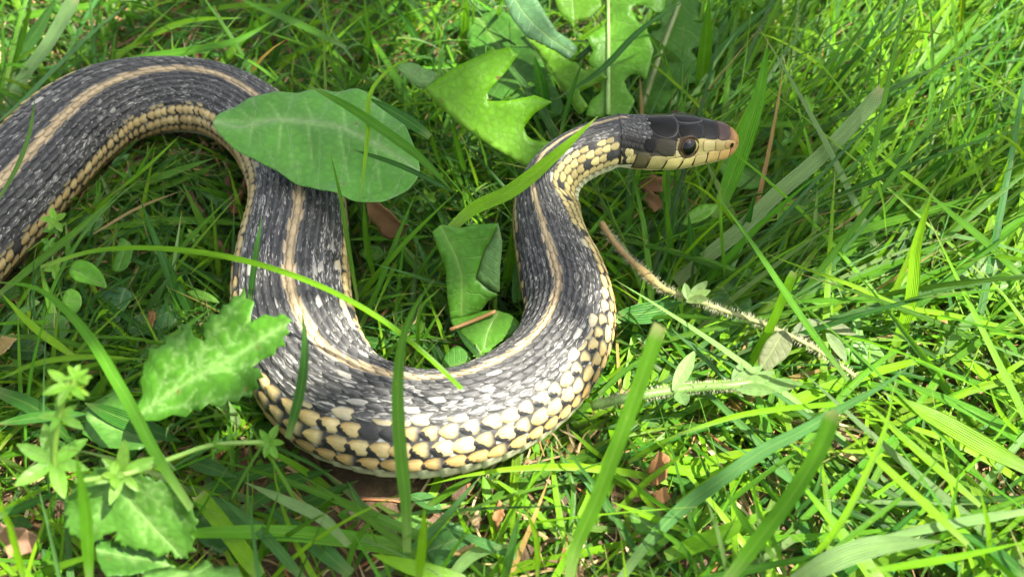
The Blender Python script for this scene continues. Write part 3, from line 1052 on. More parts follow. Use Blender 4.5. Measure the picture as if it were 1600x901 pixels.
B_([(546, 140), (506, 84), (462, 40)], 9, 'g', .5, 2.5)
B_([(455, 146), (405, 105), (317, 64)], 5, 'g', .6, 2.2)
B_([(480, 45), (518, -5)], 11, 'w', 1, 2.5)
B_([(270, 90), (300, 40), (318, 5)], 10, 'd', .2, 2.0)
B_([(350, 98), (385, 60), (400, 0)], 8, 'g', .2, 2.4)
B_([(420, 120), (440, 60), (470, -5)], 7, 'd', .2, 2.6)
B_([(300, 20), (350, 12), (440, 8)], 9, 'y', .8, 1.6)
# among the dandelion leaves
B_([(478, 132), (540, 165), (600, 205), (660, 250), (706, 298)], 15, 'g', 4.3, 3.6, 'm', label='long green grass blade running across the oval leaf')
B_([(690, 115), (682, 111), (641, 44), (608, 0)], 11, 'd', .4, 3)
B_([(697, 118), (684, 68), (671, -8)], 15, 'g', .3, 3.4)
B_([(724, 96), (727, 40), (730, -8)], 12, 'g', .3, 3.4)
B_([(737, 90), (738, 40), (741, -8)], 6, 'y', .3, 3.2)
B_([(763, 76), (775, 35), (788, -6)], 10, 'g', .4, 3.2)
B_([(563, 312), (568, 270), (574, 219), (588, 130), (621, 101), (675, 84)], 7, 'y', 3.5, 4.6, 'm', label='kinked yellow-green grass stalk rising beside the oval leaf')
B_([(706, 300), (684, 250), (673, 202), (670, 145)], 7, 'g', .5, 4.0)
B_([(672, 214), (638, 189), (574, 152)], 16, 'd', 3.4, 4.0)
B_([(734, 300), (719, 243), (703, 186)], 8, 'g', .4, 3.0)
B_([(772, 300), (758, 250), (744, 200)], 7, 'g', .4, 2.8)
B_([(752, 305), (735, 255), (722, 215)], 7, 'y', .4, 2.6)
B_([(725, 310), (705, 270), (682, 228)], 8, 'g', .4, 2.6)
B_([(700, 310), (675, 280), (650, 262)], 8, 'g', .4, 2.0)
B_([(545, 232), (618, 256), (716, 304)], 8, 'd', 3.5, 3.3, 'm')
B_([(700, 362), (735, 330), (797, 300), (868, 243), (934, 182)], 22, 'y', 2.6, 5.0, 't', label='broad bright green grass blade crossing in front of the snake neck', fold=.2, twist=.1)
B_([(866, 157), (938, 111), (1002, 47), (1075, -2)], 10, 'd', 2.2, 4.4, 'm', label='dark green grass stem with a pale joint crossing the dandelion leaves')
B_([(1072, 172), (1030, 84), (996, 24)], 8, 'g', .6, 3.6)
B_([(876, 206), (893, 145), (911, 92)], 7, 'd', 2.6, 4.4)
B_([(854, 212), (846, 140), (834, 84)], 20, 'd', .4, 3.0)
B_([(783, 292), (793, 262), (804, 232)], 18, 'g', .4, 1.6, 'b')
B_([(770, 210), (790, 150), (815, 120)], 6, 'd', .4, 3.0)
B_([(660, 80), (640, 40), (632, -4)], 9, 'g', .3, 3)
B_([(560, 140), (575, 80), (570, -5)], 8, 'g', .3, 3)
B_([(590, 120), (612, 70), (650, 20)], 7, 'd', .3, 3)
B_([(530, 80), (560, 40), (600, 10)], 9, 'g', .3, 2.4)
# ahead of the snout
B_([(1092, 172), (1102, 67), (1108, -8)], 20, 'g', .6, 4.2, label='broad upright green grass blade behind the snake head')
B_([(1118, 340), (1138, 287), (1168, 202), (1185, 148), (1200, 62)], 27, 'g', 1.6, 5.4, 't', label='broad green grass blade standing right at the snake snout', fold=.3, twist=.2)
B_([(1126, 190), (1195, 194), (1312, 191)], 9, 'g', 2.2, 2.0, 'm')
B_([(1055, 440), (1110, 396), (1158, 357), (1212, 304), (1269, 256), (1330, 196), (1379, 140)], 22, 'w', .8, 3.6, 'b', label='long broad pale grass blade with a blunt mown tip ahead of the snout', twist=.1, fold=.15)
B_([(1275, 170), (1347, 78), (1395, -6)], 9, 'd', 1.0, 3.8)
B_([(1285, 232), (1364, 162), (1475, 81), (1550, -6)], 13, 'g', 1.2, 3.4, fold=.4)
B_([(1370, 182), (1465, 111), (1532, 57), (1606, 6)], 7, 'g', 1.2, 3)
B_([(1443, 305), (1451, 202), (1456, 84), (1453, -6)], 10, 'g', .8, 4.4)
B_([(1524, 262), (1512, 169), (1505, 27)], 7, 'g', .6, 4)
B_([(1420, 124), (1350, 51), (1300, -5)], 10, 'g', .8, 2.6)
B_([(1246, 80), (1284, -5)], 7, 'g', .6, 3)
B_([(1260, 138), (1254, 34)], 8, 'g', .4, 3)
B_([(1384, 138), (1350, 108), (1276, 56), (1186, 40)], 9, 'y', 1.2, 2.8)
B_([(1458, 304), (1397, 260), (1338, 210)], 12, 'y', 1.6, 3.4)
B_([(1470, 306), (1490, 236), (1489, 182)], 13, 'g', .8, 3.0, 'b')
B_([(1555, 240), (1546, 140)], 7, 'y', .5, 2.6)
B_([(1056, 150), (1111, 95), (1161, 44), (1222, -5)], 11, 'b', 1.0, 3.6)
B_([(1175, 40), (1118, -5)], 6, 'g', 1, 2.5)
B_([(1188, 72), (1163, -6)], 9, 'g', .5, 2.5)
B_([(1196, 78), (1214, 10)], 7, 'w', .5, 3)
B_([(1395, 138), (1532, 78), (1608, 44)], 7, 'g', 1, 2.6)
B_([(1430, 335), (1516, 270), (1606, 205)], 9, 'g', .8, 2.4)
B_([(1400, 350), (1490, 285), (1606, 232)], 8, 'y', .8, 2.2)
B_([(1150, 262), (1172, 180), (1186, 110)], 8, 'd', .4, 2.6)
B_([(1230, 260), (1228, 190), (1205, 110)], 8, 'd', .4, 2.8)
B_([(1310, 290), (1360, 230), (1430, 170)], 10, 'd', .5, 2.6)
B_([(1330, 310), (1400, 240), (1480, 190)], 10, 'g', .5, 2.6)
B_([(1350, 330), (1440, 250), (1520, 205)], 9, 'd', .5, 2.2)
B_([(1580, 160), (1560, 80), (1540, 10)], 8, 'g', .4, 3.2)
B_([(1600, 330), (1570, 200), (1600, 90)], 8, 'd', .4, 3.2)
B_([(1420, 100), (1440, 50), (1432, -5)], 8, 'g', .4, 3)
B_([(1480, 150), (1410, 60), (1395, 0)], 6, 'g', .4, 3)
# around the hairy stem
B_([(1325, 594), (1262, 509), (1219, 445), (1178, 384), (1119, 303)], 10, 'g', 1.6, 4.2, label='long slender green grass blade crossing over the brown hairy stem')
B_([(1606, 520), (1482, 492), (1397, 475), (1337, 448), (1262, 421), (1196, 396)], 9, 'y', 1.2, 3.0)
B_([(1225, 403), (1330, 364), (1435, 334), (1606, 286)], 12, 'g', 1.4, 2.4)
B_([(1388, 566), (1421, 469), (1431, 384), (1458, 296)], 20, 'y', .8, 4.4, label='broad yellow-green grass blade standing past the hairy stem', fold=.4)
B_([(1606, 442), (1532, 371), (1482, 330), (1440, 292)], 11, 'g', 1.4, 3.2)
B_([(1165, 582), (1208, 502), (1222, 469), (1240, 426)], 13, 'y', .8, 3.0, 'b')
B_([(1258, 440), (1269, 367), (1277, 294)], 13, 'w', .5, 3.2)
B_([(1182, 473), (1296, 469), (1397, 467), (1570, 451)], 9, 'g', 2.0, 1.8, 'm')
B_([(1340, 497), (1450, 498), (1552, 495)], 7, 'y', 1.4, 1.4, 'm')
B_([(1473, 538), (1465, 505), (1454, 478)], 6, 'y', .6, 2.0)
B_([(1455, 566), (1490, 527), (1524, 490)], 14, 'w', .8, 1.8, 'b')
B_([(1462, 583), (1532, 533), (1606, 478)], 10, 'g', 1.2, 2.2)
B_([(1226, 477), (1347, 428), (1495, 370)], 10, 'g', 1.4, 2.4)
B_([(1321, 465), (1381, 388), (1420, 332)], 8, 'y', .8, 2.6)
B_([(1250, 470), (1340, 400), (1420, 372)], 12, 'd', .6, 1.8)
B_([(1290, 480), (1380, 420), (1470, 380)], 12, 'g', .6, 1.8)
B_([(1330, 520), (1430, 440), (1520, 400)], 11, 'g', .6, 1.8)
B_([(958, 493), (1010, 489), (1072, 474)], 30, 'd', 1.5, 1.5, 'm', label='broad dark ribbed grass blade lying against the snake flank', fold=.1, twist=0, hint=(0, -.8, 1))
B_([(922, 402), (969, 344), (1016, 298)], 10, 'g', .6, 2.2)
B_([(1054, 440), (1046, 370), (1040, 296)], 9, 'g', .5, 3.0)
B_([(1021, 472), (979, 411), (934, 394)], 9, 'g', .6, 1.6)
B_([(1130, 455), (1085, 395), (1075, 330)], 14, 'd', .4, 2.6)
B_([(1150, 420), (1165, 350), (1180, 300)], 16, 'd', .4, 2.6)
B_([(1000, 560), (1040, 520), (1050, 478)], 8, 'd', .3, 1.4)
B_([(1080, 560), (1070, 510), (1055, 480)], 10, 'b', .3, 1.6)
B_([(1160, 620), (1100, 560), (1040, 505)], 8, 'b', .6, 1.6)
B_([(935, 615), (990, 570), (1030, 545)], 9, 'g', .6, 1.4)
B_([(1010, 330), (1090, 372), (1170, 330)], 6, 'g', .6, 1.6)
B_([(985, 300), (1000, 270), (1005, 245)], 8, 'd', .3, 2.4)
B_([(1040, 320), (1062, 280), (1070, 262)], 8, 'g', .3, 2.6)
B_([(1128, 322), (1105, 285), (1078, 262)], 6, 'g', 2.8, 4.4)
B_([(1040, 315), (1038, 280), (1038, 260)], 6, 'g', 2.4, 4.4)
# sunlit lawn
B_([(968, 906), (1002, 860), (1070, 790), (1127, 749), (1195, 702), (1249, 675), (1316, 637), (1387, 597), (1432, 563)], 19, 'b', 1.2, 3.2, 't', label='very long blue-green grass blade lying slanted across the sunlit lawn', fold=.1, seg_n=26)
B_([(1056, 680), (1161, 648), (1269, 634), (1450, 628)], 9, 'y', 2.0, 2.2)
B_([(1136, 908), (1188, 840), (1229, 786), (1283, 698), (1304, 642)], 24, 'g', 2.8, 5.6, 'b', label='broad worn green grass blade with a torn tip rising from the sunlit lawn', fold=.25, twist=.1)
B_([(1606, 733), (1532, 692), (1465, 654), (1378, 612)], 27, 'y', 1.4, 2.6, 't', label='broad glowing yellow-green grass blade lying beyond the sunlit lawn tangle', fold=.12)
B_([(1230, 908), (1303, 833), (1354, 739), (1384, 665), (1399, 594)], 11, 'y', 1.6, 3.8, fold=.5)
B_([(1512, 850), (1465, 806), (1418, 762), (1364, 712), (1312, 663)], 13, 'y', 2.4, 3.0)
B_([(1532, 790), (1458, 725), (1398, 671), (1348, 622)], 12, 'y', 2.0, 2.6)
B_([(1244, 906), (1347, 823), (1424, 762), (1484, 696)], 9, 'g', 2.0, 2.8)
B_([(1240, 908), (1296, 877), (1364, 853), (1470, 845)], 32, 'w', 2.2, 3.0, 't', label='wide pale sunlit grass blade lying flat at the lawn edge', fold=.08, twist=0)  # sun glare put into its pale tone
B_([(1136, 900), (1121, 833), (1103, 777)], 9, 'w', 1.4, 3.4)
B_([(1227, 900), (1212, 853), (1185, 800), (1172, 733)], 9, 'g', 1.6, 3.6)
B_([(1212, 872), (1171, 826), (1129, 756)], 11, 'g', 1.6, 3.0)
B_([(1040, 868), (1127, 833), (1206, 794)], 24, 'y', 1.0, 1.8, fold=.1)
B_([(1606, 798), (1500, 815), (1400, 835), (1325, 852)], 15, 'w', 2.0, 2.6)
B_([(1354, 892), (1492, 870), (1606, 845)], 11, 'y', 2.0, 2.8)
B_([(1280, 780), (1400, 784), (1535, 787)], 7, 'w', 1.6, 1.8, 'm')
B_([(1056, 786), (1161, 715), (1226, 679)], 7, 'y', 1.2, 2.0)
B_([(1606, 560), (1540, 600), (1450, 640)], 9, 'y', 1, 1.8)
B_([(1606, 620), (1500, 590), (1420, 560)], 9, 'g', 1, 1.8)
B_([(1300, 760), (1270, 720), (1230, 690)], 8, 'y', .8, 2.0)
B_([(1240, 805), (1275, 765), (1285, 720)], 8, 'b', .6, 2.0)
B_([(1440, 900), (1480, 820), (1500, 730)], 9, 'g', 1, 3.2)
B_([(1540, 905), (1545, 840), (1530, 760)], 9, 'y', 1, 3.4)
B_([(1606, 905), (1540, 850), (1490, 830)], 18, 'd', 1.4, 2.2)
B_([(1606, 690), (1560, 640), (1545, 600)], 8, 'y', .8, 2.4)
B_([(890, 905), (891, 890), (935, 772), (969, 681), (1002, 590), (1031, 507)], 23, 'g', 2.6, 6.4, 'b', label='broad upright grass blade with a cut tip beside the cream outer bend', fold=.2, twist=.1)
B_([(960, 800), (1010, 752), (1080, 700)], 9, 'y', .6, 1.6)
B_([(982, 722), (1030, 694), (1074, 672)], 9, 'y', .8, 1.6)
B_([(1034, 808), (979, 748)], 7, 'y', .6, 1.4)
B_([(1074, 830), (955, 783)], 10, 'y', .8, 1.6)
B_([(1100, 905), (1060, 850), (1010, 820)], 10, 'g', .8, 1.8)
# under the outer bend
B_([(636, 862), (635, 800), (624, 681), (622, 600), (629, 533), (645, 487), (680, 434)], 19, 'g', 2.8, 6.0, 't', label='tall green grass blade standing across the middle of the outer bend', fold=.3, twist=.1, seg_n=24)
B_([(588, 906), (648, 857), (699, 806), (754, 740)], 16, 'b', .8, 2.0, fold=.35)
B_([(668, 790), (710, 762), (748, 741)], 11, 'g', .4, 1.2)
B_([(654, 908), (660, 850), (664, 788)], 14, 'y', 2.6, 4.6, label='short glowing yellow-green grass tip below the outer bend')
B_([(620, 815), (570, 793), (542, 750)], 10, 'b', .6, 1.0, 'm')
B_([(874, 838), (817, 779), (757, 738)], 9, 'y', .6, 1.2)
B_([(883, 855), (866, 749), (861, 690)], 9, 'y', .6, 1.4)
B_([(890, 845), (894, 752), (868, 696)], 8, 'g', .6, 1.4)
B_([(771, 855), (817, 772), (864, 716)], 9, 'y', .6, 1.6)
B_([(807, 870), (760, 850), (697, 824)], 15, 'b', 1.0, 1.8)
B_([(725, 904), (651, 887), (580, 865)], 24, 'y', 1.4, 2.0, label='broad glowing green grass blade lying below the outer bend', fold=.1)
B_([(948, 720), (921, 698), (889, 669)], 7, 'y', .4, 1.2)
B_([(790, 905), (800, 850), (812, 800)], 12, 'b', .8, 2.6)
B_([(700, 905), (735, 868), (800, 850)], 18, 'w', .8, 1.4)
B_([(760, 870), (730, 830), (712, 790)], 9, 'y', .5, 1.6)
B_([(840, 900), (838, 840), (820, 790)], 9, 'y', .6, 2.0)
B_([(540, 905), (555, 850), (600, 790)], 10, 'g', .6, 1.8)
# around the serrated leaves
B_([(300, 794), (253, 722), (189, 604), (142, 529), (101, 482), (51, 448), (-12, 440)], 19, 'g', 3.4, 4.6, 't', label='long arching green grass blade passing over the serrated leaves', fold=.3, seg_n=24)
B_([(140, 908), (132, 786), (118, 706)], 17, 'g', 3.0, 5.6, label='blurred upright green grass blade beside the lower serrated leaf')
B_([(544, 852), (506, 813), (439, 779), (383, 753)], 18, 'w', 1.4, 1.8, 't', label='folded pale green grass blade below the shaded end of the outer bend')
B_([(407, 900), (358, 833), (310, 772)], 24, 'y', 1.6, 1.4, 'b', fold=.12)
B_([(478, 908), (405, 827), (342, 774)], 16, 'b', 1.6, 1.6)
B_([(548, 896), (472, 833), (410, 787)], 25, 'b', .8, 1.0, fold=.1, hint=(0, -.4, 1))
B_([(308, 770), (388, 742), (472, 716)], 20, 'd', .7, .9)
B_([(378, 798), (456, 752), (520, 733)], 22, 'd', .5, .7)
B_([(430, 800), (500, 775), (560, 750)], 18, 'd', .4, .6)
B_([(132, 629), (202, 658), (284, 690)], 26, 'd', 1.8, 1.8, 'm')
B_([(308, 642), (351, 681)], 10, 'd', .8, 1.0)
B_([(298, 720), (370, 745)], 22, 'b', .8, .9)
B_([(-5, 808), (95, 766)], 12, 'd', 2.4, 2.6)
B_([(38, 906), (20, 833), (2, 784)], 12, 'y', 3.2, 5.0)
B_([(-6, 662), (60, 652), (140, 646)], 17, 'd', 2.4, 2.4, 'm')
B_([(-6, 610), (60, 640), (120, 700)], 22, 'd', 2.0, 2.2)
B_([(186, 908), (200, 870), (215, 840)], 10, 'd', 1, 2)
B_([(520, 650), (470, 640), (452, 680)][::-1], 6, 'd', 2.4, 3.0) if False else None
# hollow under the tail-end bend
B_([(64, 417), (142, 393), (219, 387), (304, 393), (405, 413), (535, 463), (597, 499), (665, 553), (722, 607)], 9, 'y', 1.8, 3.0, 'r', 1.6, label='long thin arching grass stem crossing over both snake limbs', seg_n=30)
B_([(-8, 466), (67, 405), (118, 364), (190, 297)], 13, 'g', 1.0, 2.0, fold=.4)
B_([(284, 522), (267, 442), (243, 374), (218, 309)], 11, 'd', .6, 2.6)
B_([(312, 518), (290, 469), (258, 398)], 17, 'd', .5, 2.2)
B_([(130, 361), (236, 347), (320, 345), (400, 353)], 11, 'g', .9, 1.0, 'm')
B_([(160, 372), (260, 350), (370, 342)], 9, 'g', .7, .9)
B_([(120, 560), (51, 509), (0, 456)], 11, 'y', 1.6, 3.0)
B_([(-5, 523), (101, 533), (192, 568)], 9, 'g', 1.4, 1.6, 'm')
B_([(-5, 594), (61, 567), (130, 558), (222, 561)], 9, 'y', 1.8, 1.8, 'm', .3)
B_([(-5, 570), (110, 574), (222, 578)], 7, 'g', 1.4, 1.4, 'm')
B_([(390, 480), (398, 418), (409, 338)], 11, 'd', 2.9, 4.2, label='short dark grass blade standing in front of the shaded snake limb')
B_([(450, 684), (471, 604), (477, 536), (472, 484)], 15, 'd', 2.9, 4.6, label='dark green grass blade standing at the start of the outer bend', fold=.3, twist=0)
B_([(130, 474), (180, 446), (232, 419)], 6, 'd', 1, 1.2)
B_([(180, 393), (253, 421), (296, 422)], 8, 'd', .8, .8, 'm')
B_([(258, 535), (200, 496), (144, 459)], 10, 'd', 1.0, 1.2)
B_([(234, 545), (290, 512), (346, 470)], 9, 'g', 1.6, 2.0)
B_([(172, 308), (236, 256), (280, 213)], 8, 'y', .6, 2.4)
B_([(182, 308), (262, 275), (335, 247)], 17, 'g', .6, 1.6)
B_([(200, 312), (280, 283), (352, 250)], 9, 'g', .6, 1.4)
B_([(377, 340), (345, 318), (312, 298)], 14, 'b', .6, 1.0)
B_([(146, 366), (219, 324), (284, 298)], 6, 's', 1.2, 1.6, label='straw-coloured dry grass stalk in the hollow under the tail-end bend')
B_([(240, 300), (280, 268), (336, 266)], 5, 's', .8, 1.0)
B_([(200, 240), (225, 300), (250, 340)], 6, 'g', .4, 1)
B_([(360, 400), (300, 372), (240, 380)], 8, 'g', .6, .8)
B_([(350, 440), (300, 420), (262, 390)], 9, 'd', .5, .8)
B_([(60, 470), (20, 500), (-5, 540)], 12, 'b', .8, 1.0)
# between the two limbs
B_([(559, 470), (547, 401), (532, 307), (515, 234)], 7, 'g', 1.2, 4.2)
B_([(586, 440), (574, 384), (568, 300)], 9, 'g', .5, 3.0)
B_([(555, 528), (594, 442), (618, 378), (652, 296)], 8, 'g', .5, 3.0)
B_([(544, 374), (610, 372), (678, 369)], 7, 'g', 1.4, 1.4, 'm')
B_([(659, 580), (653, 530), (658, 482), (688, 450)], 7, 'g', .6, 3.0)
B_([(664, 398), (690, 447)], 14, 'd', .6, .8)
B_([(785, 464), (797, 401), (801, 342)], 15, 'g', .4, 2.4)
B_([(556, 530), (625, 543)], 16, 'd', .6, .6)
B_([(697, 573), (671, 528)], 14, 'd', .4, .9)
B_([(752, 560), (730, 535), (711, 511)], 9, 'd', 1.4, 1.6)
B_([(764, 555), (814, 519), (830, 477)], 11, 'g', .8, 1.4)
B_([(667, 424), (624, 376)], 7, 'w', .6, 1.4)
B_([(560, 500), (610, 460), (650, 455)], 7, 'b', .4, .8)
B_([(640, 530), (590, 500), (560, 480)], 8, 'd', .4, .8)
B_([(700, 345), (680, 320), (660, 300)], 8, 'g', .4, 1.6)
B_([(640, 420), (600, 400), (560, 420)], 8, 'd', .3, .8)
B_([(760, 350), (745, 325), (735, 300)], 9, 'g', .3, 1.6)
B_([(790, 350), (785, 310), (765, 285)], 10, 'd', .3, 1.8)
B_([(680, 500), (640, 470), (600, 440)], 6, 'g', .4, 1)

# ------------------------------------------------------------------ broad leaves
from mathutils.geometry import delaunay_2d_cdt
LEAF_POLY = []                 # (outline, depth): keeps scattered grass from hiding the leaves


def in_poly(px, py, poly):
    x, y = poly[:, 0], poly[:, 1]
    x2, y2 = np.roll(x, -1), np.roll(y, -1)
    ins = np.zeros(px.shape, bool)
    for a, b, c, d in zip(x, y, x2, y2):
        cond = ((b > py) != (d > py))
        with np.errstate(divide='ignore', invalid='ignore'):
            xi = (c - a) * (py - b) / (d - b) + a
        ins ^= cond & (px < xi)
    return ins


def leaf_mesh(outline, midrib, plane, fold=0.12, wave=0.05, step=9.0, serr=None, soft=1, curl=0.0, seed=0, wmax=None):
    """A leaf blade filling a traced outline on its own tilted plane, with fold, curl and ripples across it."""
    o = np.array(outline, float)
    # resample the rim
    q = np.r_[o, o[:1]]
    d = np.r_[0, np.cumsum(np.hypot(*np.diff(q, axis=0).T))]
    n = max(12, int(d[-1] / (step * 0.55)))
    uu = np.linspace(0, d[-1], n, endpoint=False)
    if soft:
        ext = np.r_[q[-3:-1], q, q[1:3]]
        de = np.r_[0, np.cumsum(np.hypot(*np.diff(ext, axis=0).T))]
        rim = herm(de, ext, uu + de[2])
    else:
        rim = np.c_[np.interp(uu, d, q[:, 0]), np.interp(uu, d, q[:, 1])]
    if serr:
        amp, cnt = serr
        tng = np.roll(rim, -1, 0) - np.roll(rim, 1, 0)
        nn = np.c_[tng[:, 1], -tng[:, 0]]
        nn /= np.maximum(np.linalg.norm(nn, axis=1, keepdims=True), 1e-6)
        area = 0.5 * np.sum(rim[:, 0] * np.roll(rim[:, 1], -1) - np.roll(rim[:, 0], -1) * rim[:, 1])
        if area < 0: nn = -nn
        ph = (uu / d[-1] * cnt) % 1.0
        rim = rim + nn * (amp * (ph - 0.5) * 2 * (0.8 + 0.4 * np.sin(uu * 0.05 + seed)))[:, None]
    lo, hi = rim.min(0), rim.max(0)
    gx, gy = np.meshgrid(np.arange(lo[0], hi[0], step), np.arange(lo[1], hi[1], step))
    r = np.random.default_rng(seed + 5)
    pts = np.c_[gx.ravel(), gy.ravel()] + r.uniform(-.3, .3, (gx.size, 2)) * step
    ok = in_poly(pts[:, 0], pts[:, 1], rim)
    dist = np.sqrt(((pts[:, None] - rim[None]) ** 2).sum(-1)).min(1)
    pts = pts[ok & (dist > step * 0.5)]
    allp = np.r_[rim, pts]
    res = delaunay_2d_cdt([Vector(p) for p in allp], [(k, (k + 1) % n) for k in range(n)], [list(range(n))], 1, 1e-4)
    P2 = np.array([tuple(v) for v in res[0]])
    F = [tuple(f) for f in res[2]]
    mr = crom(np.array([(x, y, 0) for x, y in midrib]), 60)[:, :2]
    D2 = ((P2[:, None] - mr[None]) ** 2).sum(-1)
    i = D2.argmin(1)
    dd = np.sqrt(D2[np.arange(len(P2)), i])
    tg = np.gradient(mr, axis=0)
    rel = P2 - mr[i]
    sgn = np.sign(tg[i, 0] * rel[:, 1] - tg[i, 1] * rel[:, 0])
    u = i / 59.0
    wmax = wmax or max(dd.max(), 1)
    A = [at(*p) for p in plane]
    nv = nrm(np.cross(A[1] - A[0], A[2] - A[0]))
    if nv @ (CAM - A[0]) < 0: nv = -nv
    V = []
    for x, y in P2:
        dr = ray(x, y)
        V.append(CAM + dr * (((A[0] - CAM) @ nv) / (dr @ nv)))
    V = np.array(V)
    sc = np.median((V - CAM) @ FWD) / FPX
    off = fold * dd * sc + curl * ((u - .5) ** 2) * 4 + wave * sines(P2 * 0.03, seed + 40, 3) * (0.25 + dd / wmax)
    V = V + nv * off[:, None]
    rnd = r.random()
    ST = np.c_[u, sgn * dd / wmax, np.full(len(P2), rnd)]
    LEAF_POLY.append((rim, float(np.median((V - CAM) @ FWD))))
    return V, F, ST


def leaf(name, outline, midrib, plane, tone, mat, label=None, cat=None, group=None, parent=None, thick=0.012, rim_dark=0.0, veins=None, **kw):
    V, F, ST = leaf_mesh(outline, midrib, plane, **kw)
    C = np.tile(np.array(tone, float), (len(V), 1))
    if rim_dark:
        C = C * (1 - rim_dark * (np.abs(ST[:, 1:2]) ** 2))
    if veins:
        x, y, _ = proj(V)
        dmin = np.full(len(V), 1e9)
        for (ax, ay), (bx, by) in veins:
            t = np.clip(((x - ax) * (bx - ax) + (y - ay) * (by - ay)) / ((bx - ax) ** 2 + (by - ay) ** 2), 0, 1)
            dmin = np.minimum(dmin, np.hypot(x - ax - t * (bx - ax), y - ay - t * (by - ay)) + 1.2 * t)
        k = np.exp(-(dmin / 2.6) ** 2)[:, None]
        V = V - nrm(CAM - V) * (0.03 * np.exp(-(dmin / 6.0) ** 2))[:, None]
        C = C * (1 - .55 * k) + np.array([.24, .40, .12]) * .55 * k
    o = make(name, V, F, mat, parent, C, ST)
    md = o.modifiers.new('thickness', 'SOLIDIFY')
    md.thickness = thick * CM
    md.offset = 0
    if label: tag(o, label, cat, group, 'thing')
    if label and any(w in label for w in ('shade', 'dark', 'deep green', 'shadowed', 'dull', 'glinting', 'fragment')):
        LEAF_POLY.pop()                 # low leaves: grass grows over them
    return o


def c2(pts, ox, oy, k=2.963): return [(ox + x / k, oy + y / k) for x, y in pts]


# oval leaf draped over the snake
leaf('oval_leaf', [(333, 191), (352, 172), (368, 166), (390, 153), (415, 149), (440, 141), (470, 141), (500, 136), (530, 140), (560, 138), (585, 146), (608, 162), (628, 186), (642, 214), (652, 244), (655, 272), (640, 290), (615, 303), (585, 311), (555, 310), (530, 304), (510, 297), (490, 288), (460, 276), (430, 263), (405, 252), (380, 239), (350, 216)],
     [(333, 190), (371, 198), (439, 187), (506, 192), (540, 202), (575, 218), (632, 250), (668, 280)],
     [(335, 190, 3.2), (560, 140, 3.3), (600, 310, 2.9)], (0.088, 0.25, 0.034), M_OVAL,
     'large smooth oval leaf with a pale midrib lying over the snake', 'leaf', fold=-0.06, wave=0.09, seed=3, step=3.4,
     veins=[((333, 190), (439, 187)), ((439, 187), (540, 202)), ((540, 202), (660, 272)), ((400, 193), (375, 172)), ((440, 187), (420, 160)), ((490, 190), (475, 152)), ((540, 202), (535, 155)), ((590, 225), (600, 172)),
            ((395, 194), (390, 226)), ((440, 187), (435, 240)), ((480, 190), (490, 262)), ((530, 200), (545, 285)), ((585, 223), (595, 295))])
# bright folded dandelion lobe
e = empty('dandelion_leaf'); tag(e, 'bright folded dandelion leaf with a deep round notch above the loop', 'leaf', 'dandelion leaves')
leaf('leaf_underside', c2([(395, 410), (520, 320), (600, 282), (690, 240), (708, 213), (722, 236), (790, 220), (800, 240), (830, 255), (760, 350), (710, 400), (680, 440), (685, 470), (780, 470), (850, 455), (905, 442), (985, 475), (900, 530), (855, 590), (870, 630), (900, 650), (980, 655), (960, 710), (870, 772), (700, 680), (560, 580), (470, 500), (410, 430)], 530, 0),
     c2([(400, 418), (470, 500), (560, 580), (700, 680), (870, 770)], 530, 0), [(668, 140, 3.0), (800, 80, 3.6), (830, 255, 1.7)],
     (0.115, 0.295, 0.007), M_DAND, parent=e, soft=0, fold=0.03, wave=0.04, seed=8)
leaf('leaf_face', c2([(262, 306), (330, 292), (400, 318), (458, 350), (430, 385), (395, 410), (360, 402), (300, 352)], 530, 0),
     c2([(262, 306), (330, 345), (420, 380)], 530, 0), [(618, 103, 2.8), (684, 118, 2.5), (655, 138, 2.4)], (0.13, 0.27, 0.07), M_DAND, parent=e, fold=.1, seed=9)
# folded leaf hanging from above
e = empty('dandelion_leaf'); tag(e, 'folded dandelion leaf showing a pale upper face and glowing underside', 'leaf', 'dandelion leaves')
leaf('leaf_face', c2([(750, -20), (905, -20), (960, 80), (1010, 150), (1070, 190), (1105, 225), (1070, 280), (1000, 235), (930, 200), (860, 167), (800, 90)], 530, 0),
     c2([(800, -20), (880, 90), (980, 180), (1085, 250)], 530, 0), [(786, 0, 3.3), (902, 75, 2.7), (820, 56, 2.8)], (0.085, 0.19, 0.075), M_DAND, parent=e, soft=0, fold=.12, seed=10)
leaf('leaf_underside', c2([(860, 170), (930, 205), (1000, 240), (1070, 286), (1100, 292), (1130, 330), (1190, 315), (1250, 365), (1180, 395), (1110, 430), (1160, 500), (1110, 535), (1060, 460), (1020, 400), (980, 340), (920, 250)], 530, 0),
     c2([(870, 175), (960, 300), (1040, 420), (1110, 530)], 530, 0), [(820, 58, 2.85), (940, 112, 2.35), (890, 160, 1.75)], (0.10, 0.25, 0.008), M_DAND, parent=e, soft=0, fold=.1, seed=11)
# big lobed leaf with a thick midrib
lf = leaf('dandelion_leaf', c2([(1235, -30), (1520, -30), (1500, 60), (1460, 70), (1420, 35), (1375, 30), (1350, 50), (1380, 110), (1420, 130), (1430, 180), (1455, 245), (1420, 380), (1390, 355), (1350, 350), (1318, 378), (1340, 430), (1370, 470), (1345, 520), (1330, 545), (1140, 545), (1160, 470), (1210, 430), (1205, 350), (1150, 292), (1175, 240), (1145, 180), (1205, 135), (1246, 92), (1230, 50)], 530, 0),
          c2([(1245, -30), (1246, 200), (1245, 545)], 530, 0), [(950, -5, 3.4), (1010, 80, 2.6), (950, 180, 1.6)], (0.100, 0.270, 0.018), M_DAND,
          'large lobed dandelion leaf with a thick pale midrib behind the neck', 'leaf', 'dandelion leaves', soft=0, fold=.10, wave=.07, seed=12)
pm = crom(np.array([at(950, -8, 3.46), at(950.5, 60, 2.78), at(950, 180, 1.66)]), 10)
